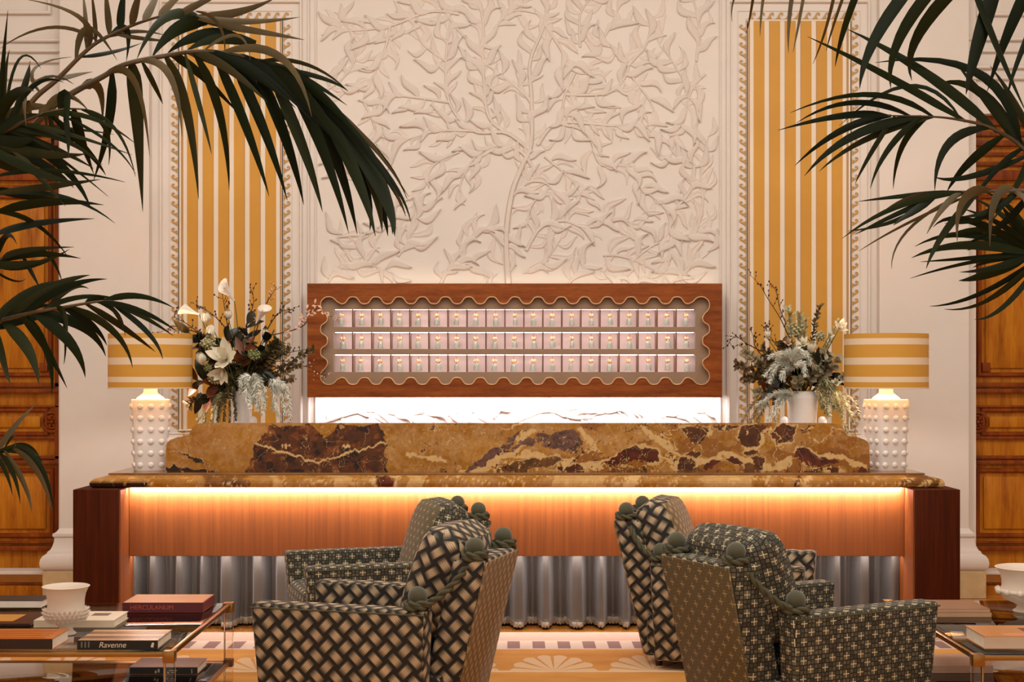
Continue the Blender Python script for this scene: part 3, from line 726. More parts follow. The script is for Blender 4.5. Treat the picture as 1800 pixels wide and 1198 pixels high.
for a, c_ in rows:
    KT(MB().box(X0, X1, yp1, 10.78, fz(c_+1.2), fz(c_)), 'shelf', M['slot']); KT(MB().box(X0, X1, yp1, 10.78, fz(a), fz(a-1.2)), 'shelf', M['slot'])
    KT(MB().box(X0+.01, X1-.01, yp1+.002, yp1+.012, fz(a+.7), fz(a-.1)), 'light_strip', M['led'])
    for i in range(1, 19): KT(MB().box(fx(585+pitch*i-1.1), fx(585+pitch*i+1.1), yp0+.004, 10.78, fz(c_), fz(a)), 'divider', M['divider'])
    area('slot_led', (0, DF+.075, fz(a+1.6)), (math.radians(10), 0, 0), 2.65, .01, 2.6, (1, .89, .88))
area('cabinet_under_led', (0.02, 10.80, fz(698)-.012), (math.radians(16), 0, 0), 3.0, .03, 22, (1.0, .9, .92))
area('cabinet_top_led', (0.02, 10.84, fz(498)+.012), (math.radians(180-8), 0, 0), 3.0, .03, .7, (1.0, .84, .6))
# 57 key tassels, each in its own compartment
def make_key():
    t = thing('key_tassel', '', 'key tassel')
    k = MB().ball((-.0085, 0, -.034), .0118, 10, 7, (1, 1, 1.35)).ball((.0085, 0, -.034), .0118, 10, 7, (1, 1, 1.25)); k.build('bead', M['bead'], t, 180)
    MB().tube([(0, 0, 0), (.004, 0, -.008), (0, 0, -.016), (-.004, 0, -.008), (0, 0, 0)], .0014, 5).build('ring', M['brass'], t, 180)
    MB().tube([(0, 0, -.046), (0, 0, -.056)], .008, 8).build('knot', M['tassel'], t, 180)
    k = MB(); n = 14
    k.loft([[(r*math.cos(i*2*PI/n)*(1+.12*(i % 2)), r*.7*math.sin(i*2*PI/n)*(1+.12*(i % 2)), z) for i in range(n)] for r, z in ((.006, -.052), (.015, -.06), (.0165, -.075), (.019, -.098), (.020, -.108))])
    k.build('skirt', M['tassel'], t, 50); return t
K0 = make_key(); first = True
ORD = ['first', 'second', 'third', 'fourth', 'fifth', 'sixth', 'seventh', 'eighth', 'ninth', 'tenth', 'eleventh', 'twelfth', 'thirteenth', 'fourteenth', 'fifteenth', 'sixteenth', 'seventeenth', 'eighteenth', 'nineteenth']
for r_, (a, c_) in enumerate(rows):
    for i in range(19):
        o = K0 if first else copy_tree(K0); first = False
        o.location = (X(585+pitch*(i+.5)+R.uniform(-1, .6), 10.72), 10.72, Z(a+3.4, 10.72)); o.rotation_euler = (0, R.uniform(-.06, .06), R.uniform(-.4, .4))
        s_ = R.uniform(.94, 1.04); o.scale = (s_*R.uniform(.9, 1.1), s_, s_)
        MB_r = ('top', 'middle', 'bottom')[r_]
        tag(o, f'peach bead and pale tassel key fob, {MB_r} row, {ORD[i]} compartment counted from the calla lilies', 'key tassel', 'room key tassels in the wall cabinet')

# ================================================================ LAMPS
def shade_mat():
    n = N('striped_lampshade'); x, y, z = n.xyz(n.coord())
    st = [(0, 'gold'), (.042, 'cream'), (.078, 'gold'), (.158, 'cream'), (.205, 'gold'), (.29, 'cream'), (.332, 'gold')]
    rp = n.new('ShaderNodeValToRGB'); n.put(rp.inputs[0], n.ma('DIVIDE', z, .365)); rp.color_ramp.interpolation = 'CONSTANT'; e = rp.color_ramp.elements
    cs = {'gold': srgb(214, 156, 60), 'cream': srgb(238, 212, 182)}
    while len(e) < len(st): e.new(.5)
    for el, (p, c) in zip(e, st): el.position = min(1, p/.365); el.color = cs[c]
    n.bump(n.noise(n.coord(), 300, 1), .06, .001)
    return n.fin(rp.outputs[0], .7, 0, Transmission_Weight=0.0)
SM = shade_mat()
KNOB = MB().ball((0, 0, 0), .021, 12, 8, (1, .62, .95)).data('knob', M['white'], 180)
def lamp(name, px, label):
    D_ = 9.58; t = thing(name, label, 'table lamp', (X(px, D_), D_, ZC), R.uniform(.15, .3))
    def ring(r, z, p=4.2, n=40):
        return [(r*math.copysign(abs(math.cos(a))**(2/p), math.cos(a)), r*math.copysign(abs(math.sin(a))**(2/p), math.sin(a)), z) for a in (i*2*PI/n for i in range(n))]
    H = .475; k = MB(); k.loft([ring(.106, 0), ring(.110, .01), ring(.116, .2), ring(.124, .40), ring(.127, H-.012), ring(.124, H)], True, True); k.build('body', M['white'], t, 45)
    for j in range(6):
        z = .04+j*.078; r = .107+.019*z/H
        for f in range(4):
            for c in (-.068, 0, .068):
                a = f*PI/2; v = r+.001-(.004 if c else 0)
                o = link('knob', KNOB, t); o.location = (c*math.cos(a)-v*math.sin(a), c*math.sin(a)+v*math.cos(a), z); o.rotation_euler = (0, 0, a)
    MB().lathe([(.095, H), (.09, H+.012), (.05, H+.042), (.046, H+.05), (.046, H+.11), (.03, H+.115)], 28).build('neck', M['white'], t, 50)
    z0_ = H+.075; r = .277
    k = MB(); n = 64; rg = lambda q, z: [(q*math.cos(i*2*PI/n), q*math.sin(i*2*PI/n), z) for i in range(n)]
    k.loft([rg(r, 0), rg(r, .365), rg(r-.004, .365), rg(r-.004, 0), rg(r, 0)], True, False)
    s = k.build('shade', SM, t, 50); s.location = (0, 0, z0_)
    MB().tube([(r*math.cos(a), r*math.sin(a), z0_+.002) for a in np.linspace(0, 2*PI, 65)], .004, 5).build('shade_rim', M['cream'], t, 180)
    k = MB()
    for a in (0, 2*PI/3, 4*PI/3): k.tube([(0, 0, z0_+.3), ((r-.004)*math.cos(a), (r-.004)*math.sin(a), z0_+.335)], .003, 5)
    k.tube([(0, 0, H+.11), (0, 0, z0_+.31)], .006, 6); k.build('shade_carrier', M['brass'], t, 60)
    MB().ball((0, 0, z0_+.14), .035, 14, 10).build('bulb', emit('bulb_glow', (1, .86, .7, 1), 9), t, 180)
    d = bpy.data.lights.new('bulb_light', 'POINT'); d.energy = 20; d.color = (1, .89, .8); d.shadow_soft_size = .04
    o = bpy.data.objects.new('bulb_light', d); COL.objects.link(o); o.parent = t; o.location = (0, 0, z0_+.09)
    return t
lamp('table_lamp', 264.5, 'white knobbed lamp with ochre striped drum shade, beside the calla lily bouquet')
lamp('table_lamp', 1557.5, 'white knobbed lamp with ochre striped drum shade, beside the fern bouquet')
# ================================================================ ARMCHAIRS
def soft_pillow(w, h, t, n=14, m=14, sag=.12, r=R):
    """a stuffed cushion standing in the y-z plane (width w along y, height h along z), thickness t along x"""
    V, F = [], []
    for s in (1, -1):
        b = len(V)
        for i in range(n+1):
            for j in range(m+1):
                u = i/n*2-1; v = j/m*2-1
                e = (max(0, 1-abs(u)**3.6)*max(0, 1-abs(v)**3.6))**.30
                kx = 1-.10*abs(v)**4*u*u; kz = 1-.11*u**4*v*v
                V.append((s*t/2*e*(1+.12*(-v)), u*w/2*kx, v*h/2*kz+h/2))
        for i in range(n):
            for j in range(m):
                q = (b+i*(m+1)+j, b+(i+1)*(m+1)+j, b+(i+1)*(m+1)+j+1, b+i*(m+1)+j+1); F.append(q if s > 0 else q[::-1])
    return V, F
def chair(name, label, loc, deg, fab, back_fab, front_fab, dz=0):
    t = thing(name, label, 'armchair', loc, math.radians(deg))
    P = lambda k, n_, m_, par=None, s=40: box_uv(k.build(n_, m_, par or t, s))
    P(MB().box(-.42, .44, -.315, .315, .07, .30, .012, 2), 'seat_base', fab)
    P(MB().box(-.30, .475, -.295, .295, .302, .455, .045, 4), 'seat_cushion', fab)
    for s in (1, -1):
        yo, yi, yob = s*.425, s*.30, s*.405
        k = MB().hexa([(-.36, yi, .05), (.435, yi, .05), (.435, yob, .05), (-.36, yob, .05), (-.385, yi, .615), (.48, yi, .615), (.48, yo, .615), (-.385, yo, .615)], .022, 4)
        P(k, 'arm', fab)
        e = [(-.36, yob*.998, .07), (-.383, yo*.998, .595), (.478, yo*.998, .595), (.437, yob*.998, .07)]
        MB().tube([e[1], e[2]], .004, 5).build('piping', M['rope'], t, 60)
    # back slab: leaning, thick, slightly wider at the top
    k = MB().hexa([(-.45, -.265, .05), (-.27, -.265, .05), (-.27, .265, .05), (-.45, .265, .05), (-.625, -.285, .835), (-.47, -.285, .835), (-.47, .285, .835), (-.625, .285, .835)], .02, 3)
    o = P(k, 'back', fab)
    if back_fab:
        k = MB().hexa([(-.456, -.25, .06), (-.446, -.25, .06), (-.446, .25, .06), (-.456, .25, .06), (-.631, -.27, .822), (-.620, -.27, .822), (-.620, .27, .822), (-.631, .27, .822)], .003, 1)
        P(k, 'back_sheen_cover', back_fab)  # thin layer carrying the painted sheen of the outer back
    V, F = soft_pillow(.60, .55, .29)
    o = mesh('back_cushion', V, F, fab, t, True); o.location = (-.285, 0, .445+dz); o.rotation_euler = (0, math.radians(-15), 0)
    me = o.data
    bm_ = bmesh.new(); bm_.from_mesh(me); bmesh.ops.remove_doubles(bm_, verts=bm_.verts, dist=.0008); bm_.to_mesh(me); bm_.free()
    box_uv(o)
    if front_fab:
        me.materials.append(front_fab)
        for p in me.polygons:
            if abs(p.normal.x) > .55: p.material_index = 1
    def fin(x, y, z):
        MB().lathe([(.016, -.02), (.016, .012), (.022, .016)], 12, (x, y, z)).ball((x, y, z+.052), .044, 18, 12).build('finial', M['ball'], t, 60)
        f = t.children[-1] if False else None
    for s in (1, -1):
        tb, ta = (-.56, s*.232, .832), (-.33, s*.365, .618)
        for q in (tb, ta):
            f = MB().lathe([(.018, -.02), (.018, .012), (.024, .018)], 12, q).ball((q[0], q[1], q[2]+.055), .045, 18, 12).build('finial', M['ball'], t, 60)
            pts = []
            for i in range(41):
                a = i/40*2*PI*1.6; pts.append((q[0]+.05*math.cos(a), q[1]+.05*math.sin(a), q[2]+.006+.022*i/40))
            rope(pts, .0165, f, 'cord_coil')
        n = 16; pts = []
        for i in range(n+1):
            u = i/n; p = Vector(tb).lerp(Vector(ta), u); p.z -= .045*math.sin(PI*u)-.006; p.y += s*(.035*math.sin(PI*u)+.012); pts.append(p)
        rope(pts, .0165, t, 'cord')
    for a, b in ((-.36, -.27), (-.36, .27), (.38, -.34), (.38, .34)):
        MB().lathe([(.018, 0), (.026, .05), (.028, .075)], 12, (a, b, 0)).build('foot', M['darkwood'], t, 60)
    return t
def rope(P, r, parent, name):
    """two twisted strands"""
    P = [Vector(p) for p in P]; fine = []
    for i in range(len(P)-1):
        for j in range(3): fine.append(P[i].lerp(P[i+1], j/3))
    fine.append(P[-1]); k = MB(); L = 0; up = Vector((0, 0, 1))
    for ph in (0, PI):
        L = 0; pts = []
        for i, p in enumerate(fine):
            tn = (fine[min(i+1, len(fine)-1)]-fine[max(i-1, 0)]).normalized()
            a = tn.cross(up); a = a.normalized() if a.length > .1 else Vector((1, 0, 0)); c = tn.cross(a)
            if i: L += (p-fine[i-1]).length
            w_ = L/.05*PI+ph; pts.append(p+(a*math.cos(w_)+c*math.sin(w_))*r*.5)
        k.tube(pts, r*.62, 6)
    return k.build(name, M['rope'], parent, 180)
chair('armchair', 'low armchair in basket weave velvet with corded finials, nearest the stone bowls', (CX-.645, 6.90, .014), 164, M['weave'], M['weave_sheen'], None)
chair('armchair', 'olive armchair with cream crosses and check sides, its outer back turned to the viewer', (CX+1.386, 6.82, .014), 28, M['cross'], M['cross_plain_sheen'], None)
chair('armchair', 'check velvet armchair with plain front cushion, behind the basket weave chair near the stone bowls', (CX-.80, 8.36, .014), 197.5, M['cross'], M['cross_plain_sheen'], M['cross_plain_sheen'], -.04)
chair('armchair', 'basket weave armchair behind the olive cross patterned one, facing the far table', (CX+1.27, 8.36, .014), -17, M['weave'], M['weave_sheen'], M['weave_sheen'], -.025)

# ================================================================ COFFEE TABLES
ZT = .45
def coffee_table(x0, x1, y0, y1, label):
    t = thing('coffee_table', label, 'coffee table', ((x0+x1)/2, (y0+y1)/2, .014)); cx, cy = (x0+x1)/2, (y0+y1)/2
    B = lambda a, b, c, d, e, f, n_, m_, bev=.002: MB().box(a-cx, b-cx, c-cy, d-cy, e-.014, f-.014, bev, 2).build(n_, m_, t, 40)
    lw = .045
    for xx in (x0, x1-lw):
        for yy in (y0, y1-lw):
            B(xx, xx+lw, yy, yy+lw, .014, ZT-.052, 'leg', M['acrylic'])
            B(xx-.004, xx+lw+.004, yy-.004, yy+lw+.004, ZT-.05, ZT+.002, 'corner_cap', M['brass'])
            B(xx-.002, xx+lw+.002, yy-.002, yy+lw+.002, .105, .145, 'lower_cap', M['bronze'])
    for z, h, g in ((ZT-.026, .022, 'top'), (.118, .016, 'shelf')):
        for yy in (y0+.008, y1-.03): B(x0+lw+.004, x1-lw-.004, yy, yy+.022, z, z+h, 'rail', M['brass'])
        for xx in (x0+.008, x1-.03): B(xx, xx+.022, y0+lw+.004, y1-lw-.004, z, z+h, 'rail', M['brass'])
    B(x0+.031, x1-.031, y0+.031, y1-.031, ZT-.012, ZT-.0005, 'glass_top', M['glass'], .001)
    B(x0+.031, x1-.031, y0+.031, y1-.031, .122, .1335, 'glass_shelf', M['glass'], .001)
    return t
coffee_table(-2.98, -1.545, 6.38, 7.76, 'clear acrylic and brass coffee table with glass top under the maroon book')
coffee_table(2.02, 3.42, 6.30, 7.85, 'clear acrylic and brass coffee table behind the olive cross armchair')

# ================================================================ BOOKS AND BOWLS
M['pages'] = plain('book_pages', srgb(240, 222, 200), .8, 0, .05, 40)
def text_obj(s, size, mat, parent, loc, rot=(PI/2, 0, 0), name='spine_title', shear=0, align='LEFT'):
    c = bpy.data.curves.new(name, 'FONT'); c.body = s; c.size = size; c.extrude = .0004; c.shear = shear; c.align_x = align; c.align_y = 'CENTER'
    o = bpy.data.objects.new(name, c); COL.objects.link(o)
    dg = bpy.context.evaluated_depsgraph_get(); me = bpy.data.meshes.new_from_object(o.evaluated_get(dg)); bpy.data.objects.remove(o); bpy.data.curves.remove(c)
    me.materials.clear(); me.materials.append(mat); o = link(name, me, parent); o.location = loc; o.rotation_euler = rot; return o
def book(label, x0, x1, y0, y1, z, h, cover, spine=None, rz=0, spine_front=True, label2='', group=None):
    cx, cy = (x0+x1)/2, (y0+y1)/2; w_, d = (x1-x0)/2, (y1-y0)/2
    t = thing('book', label, 'book', (cx, cy, z), rz, group)
    c = .003
    sgn = -1 if spine_front else 1
    MB().box(-w_, w_, -d, d, 0, c, .0006, 1).build('cover', cover, t); MB().box(-w_, w_, -d, d, h-c, h, .0006, 1).build('cover', cover, t)
    a, b = sorted((sgn*d, sgn*(d-c))); MB().box(-w_, w_, a, b, c, h-c, .0006, 1).build('spine', spine or cover, t)
    if spine_front: ya, yb = -d+c+.0005, d-.006
    else: ya, yb = -d+.006, d-c-.0005
    MB().box(-w_+.005, w_-.005, ya, yb, c, h-c).build('pages', M['pages'], t)
    return t
p = lambda n_, c, r=.45: plain(n_, srgb(*c), r, 0, .04)
b1 = book('large maroon book with tan top and red lettered spine at the far table edge', CX-2.033, CX-1.612, 7.42, 7.70, ZT, .052, p('maroon_cloth', (112, 30, 26)), p('maroon_spine', (92, 24, 26)))
[MB().box(a_, a_+.003, -.137, .14, .0032, .0488, .0006, 1).build('case_side', p('case_red', (124, 34, 34)), b1) for a_ in (.2075, -.2105)]
MB().box(-.205, .205, -.135, .135, .052, .0525).build('cover_sheet', p('tan_cover', (196, 128, 72)), b1)
text_obj('HERCULANUM', .034, p('red_foil', (176, 74, 56)), b1, (-.17, -.1405, .026))
b2 = book('off white book with dark square title patch, behind the nearer striped spine book', CX-2.35, CX-1.955, 6.985, 7.25, ZT, .036, p('ivory_cover', (226, 206, 180)), p('ivory_spine', (216, 196, 170)))
MB().box(.045, .13, .0, .075, .036, .0365).build('title_patch', p('patch_brown', (110, 62, 40)), b2)
b3 = book('book with black spine titled Ravenne and striped bronze cover at the table edge', CX-1.965, CX-1.60, 6.425, 6.70, ZT, .042, p('black_cover', (34, 28, 26), .3), p('black_spine', (22, 20, 22), .35))
for i, c in enumerate(((196, 140, 90), (120, 74, 44), (214, 168, 120), (140, 92, 56), (206, 156, 104))):
    MB().box(-.18, .18, -.135+i*.054, -.135+(i+1)*.054-.006, .042, .0424).build('cover_stripe', p('stripe_print', c, .25), b3)
ivory = p('title_ink', (232, 220, 196))
text_obj('Ravenne', .036, ivory, b3, (-.085, -.1382, .021), shear=.25)
k = MB()
for i in range(3): k.box(-.165+i*.016, -.158+i*.016, -.1379, -.1374, .010, .032).ico((-.1615+i*.016, -.1377, .033), .0042, 1, (1, .2, 1))
k.build('spine_emblem', p('grey_ink', (120, 116, 108)), b3)
MB().faces([(.150, -.138, .012), (.162, -.138, .010), (.166, -.138, .030), (.158, -.138, .034), (.154, -.138, .026)], [(0, 1, 2, 3, 4)]).build('spine_mark', ivory, b3)
b4 = book('thick book with orange patterned cover and dark spine, touching the table front', CX-2.75, CX-2.075, 6.42, 6.665, ZT, .052, p('rust_cover', (196, 112, 44), .3), p('umber_spine', (52, 28, 16)))
for i in range(4):
    MB().box(-.33, .30, -.11+i*.055, -.095+i*.055, .052, .0523).build('cover_stripe', p('rust_print', (156+10*(i % 2), 66, 24), .3), b4)
b5 = book('pale book with white page edges lying at the rear corner by the stone bowl', CX-2.95, CX-2.50, 7.56, 7.74, ZT, .04, p('black_board', (40, 30, 26)), p('white_spine', (232, 218, 204)))
b6 = book('flat dark book with ochre rectangle on its cover, beyond the orange patterned book', CX-2.92, CX-2.38, 7.03, 7.36, ZT, .012, p('dark_cover', (60, 30, 20), .3))
MB().box(-.20, .16, -.10, .10, .012, .0124).build('cover_panel', p('ochre_panel', (206, 146, 70), .3), b6)
b7 = book('black spined book lying on the lower glass shelf under the maroon book', CX-1.985, CX-1.632, 7.38, 7.62, .1345, .04, p('brown_jacket', (124, 84, 62), .35), p('black_jacket_spine', (26, 22, 22)))
k = MB()
for i, (a, b_, z0_, z1_) in enumerate(((-.03, -.02, .012, .03), (-.045, -.036, .008, .022), (.03, .07, .02, .024), (.04, .06, .01, .014), (.145, .149, .008, .03), (.02, .028, .006, .016))): k.box(a, b_, -.1206, -.12, z0_, z1_)
k.build('spine_mark', p('grey_print', (170, 160, 146)), b7)
b8 = book('thick pale book with orange patterned cover beside the far stone bowl', CX+2.14, CX+2.62, 6.44, 6.72, ZT, .058, p('apricot_cover', (206, 140, 84), .3), p('blush_spine', (222, 190, 162)))
for a, b_, c in ((-.14, .1, (226, 150, 110)), (-.02, .12, (120, 60, 34)), (.12, .2, (200, 170, 150))):
    MB().box(a, b_, -.12+.1*(c[0] < 150), -.06+.13*(c[0] < 150), .058, .0584).build('cover_print', p('apricot_print', c, .3), b8)
book('tan book half hidden by the olive cross armchair, on the glass top', CX+2.14, CX+2.455, 7.28, 7.6, ZT, .022, p('tan_jacket', (180, 140, 104), .35), p('tan_jacket_spine', (190, 150, 116)))
book('slim brown book stacked on the tan one behind the olive cross armchair', CX+2.15, CX+2.45, 7.29, 7.59, ZT+.022, .018, p('umber_jacket', (150, 104, 70), .35), p('umber_jacket_spine', (196, 158, 124)))
book('book with white page edge lying slantwise beside the far stone bowl', CX+2.63, CX+3.0, 6.86, 7.2, ZT, .045, p('gold_jacket', (206, 150, 78), .35), p('white_jacket_spine', (236, 216, 194)), rz=.0)
book('pale pink book lying on the lower shelf behind the olive cross armchair', CX+2.14, CX+2.51, 7.42, 7.72, .1345, .04, p('rose_jacket', (206, 170, 148), .35), p('rose_jacket_spine', (196, 156, 132)))
def bowl(px, D, rr, h, spikes, label):
    t = thing('stone_bowl', label, 'bowl', (X(px, D), D, ZT)); s = rr/.111
    pr = [(.045, 0), (.048, .006), (.036, .014), (.03, .03), (.044, .042), (.075, .058), (.094, .085), (.092, .10), (.086, .125), (.086, .15), (.092, .18), (.104, .205), (.111, .212), (.108, .214), (.098, .206), (.084, .18), (.078, .15), (.078, .12), (.06, .09), (.02, .075)]
    MB().lathe([(a*s, b*h/.214) for a, b in pr], 40).build('body', M['bisque'], t, 50)
    if spikes:
        k = MB()
        for row, (z, q) in enumerate(((.062, .078), (.076, .089), (.09, .094), (.102, .091))):
            for i in range(26):
                a = (i+.5*(row % 2))/26*2*PI; c, n_ = math.cos(a), math.sin(a)
                b_ = Vector((q*s*c, q*s*n_, z*h/.214)); tip = b_+Vector((c*.022, n_*.022, .010+.004*row-.006))
                tn = Vector((-n_, c, 0))*.0085
                k.faces([b_+tn, b_-tn, b_+Vector((0, 0, .011)), b_-Vector((0, 0, .011)), tip], [(0, 2, 4), (2, 1, 4), (1, 3, 4), (3, 0, 4)])
        k.build('thorns', M['bisque'], t)
    else:
        k = MB().tube([(.093*s*math.cos(a), .093*s*math.sin(a), .10*h/.214) for a in np.linspace(0, 2*PI, 41)], .012, 8)
        for i in range(12):
            a = i/12*2*PI; k.ico((.1*s*math.cos(a), .1*s*math.sin(a), .10*h/.214), .02, 1)
        k.build('knobbed_band', M['bisque'], t, 180)
bowl(116, 6.81, .111, .232, True, 'flared stone bowl with a thorny belly beside the orange patterned book')
bowl(1803, 7.45, .155, .235, False, 'flared stone bowl with a knobbed band on the far table')
# ================================================================ PALMS
def leaflet(name, b, m, t, w, D, dz, parent, mat, rr):
    """one palm leaflet through three picture-plane points; dz is how far its tip leans from the frond plane"""
    P0, P2 = at(*b, D), at(*t, D+dz); Pm = at(*m, D+dz*.4)
    C = Pm*2-(P0+P2)*.5; n = 11; V = []; tw = rr.uniform(-.6, .6); W = w*D/FPX/math.cos(tw*.8)
    for i in range(n+1):
        u = i/n; p = P0*(1-u)**2+C*2*u*(1-u)+P2*u*u
        d = ((C-P0)*(1-u)+(P2-C)*u).normalized()
        view = Vector((0, 1, 0)); sd = d.cross(view); sd = sd.normalized() if sd.length > .05 else Vector((1, 0, 0)); nn = sd.cross(d)
        a = tw*(1-.3*u); wd = sd*math.cos(a)+nn*math.sin(a); up = nn*math.cos(a)-sd*math.sin(a)
        k = (min(1, .35+u*3.2))*max(0, 1-max(0, (u-.32)/.68)**1.55)*W*.5+.0006
        V += [p-wd*k+up*k*.25, p, p+wd*k+up*k*.25]
    F = []
    for i in range(n):
        a = i*3; F += [(a, a+1, a+4, a+3), (a+1, a+2, a+5, a+4)]
    return mesh(name, V, F, mat, parent, True)
def palm(label, pot, crown, fronds, seed):
    rr = random.Random(seed)
    root = thing('kentia_palm', label, 'palm', (pot[0], pot[1], 0))
    Pm = Matrix.Translation((-pot[0], -pot[1], 0))
    inv = lambda o: setattr(o, 'location', (-pot[0], -pot[1], 0))
    MB().lathe([(.17, .014), (.2, .03), (.25, .38), (.27, .42), (.255, .43), (.235, .4), (.05, .38)], 32).build('planter', M['bisque'], root, 50)
    for D, rach, leaves in fronds:
        pts = [at(px, py, D) for px, py in rach]
        st = Vector((pot[0]+rr.uniform(-.05, .05), pot[1]+rr.uniform(-.05, .05), .39)); e = pts[0]
        mid = Vector((crown[0]+rr.uniform(-.12, .12), crown[1]+rr.uniform(-.1, .1), max(.9, min(e.z-.25, crown[2]+rr.uniform(-.2, .2)))))
        ctrl = [st, st.lerp(mid, .5)+Vector((0, 0, .08)), mid]+pts; Q = spl(ctrl, 5); n = len(Q)
        fr = MB().tube(Q, [.016*(1-.86*i/(n-1)) for i in range(n)], 6).build('frond', M['rachis'], root, 60); inv(fr)
        RQ = []
        for (a, b), (c, d) in zip(rach, rach[1:]):
            for i in range(12): RQ.append((a+(c-a)*i/12, b+(d-b)*i/12))
        RQ.append(rach[-1])
        for lf in leaves:
            b, m, t, w_ = lf[:4]; brown = len(lf) > 4 and lf[4] == 'b'
            q = min(RQ, key=lambda p_: (p_[0]-b[0])**2+(p_[1]-b[1])**2)
            if math.hypot(q[0]-b[0], q[1]-b[1]) < 60: b = q
            leaflet('leaflet', b, m, t, w_, D, rr.uniform(-.22, .22), fr, M['leaf_backlit'] if brown else M['leaf'], rr)
    return root
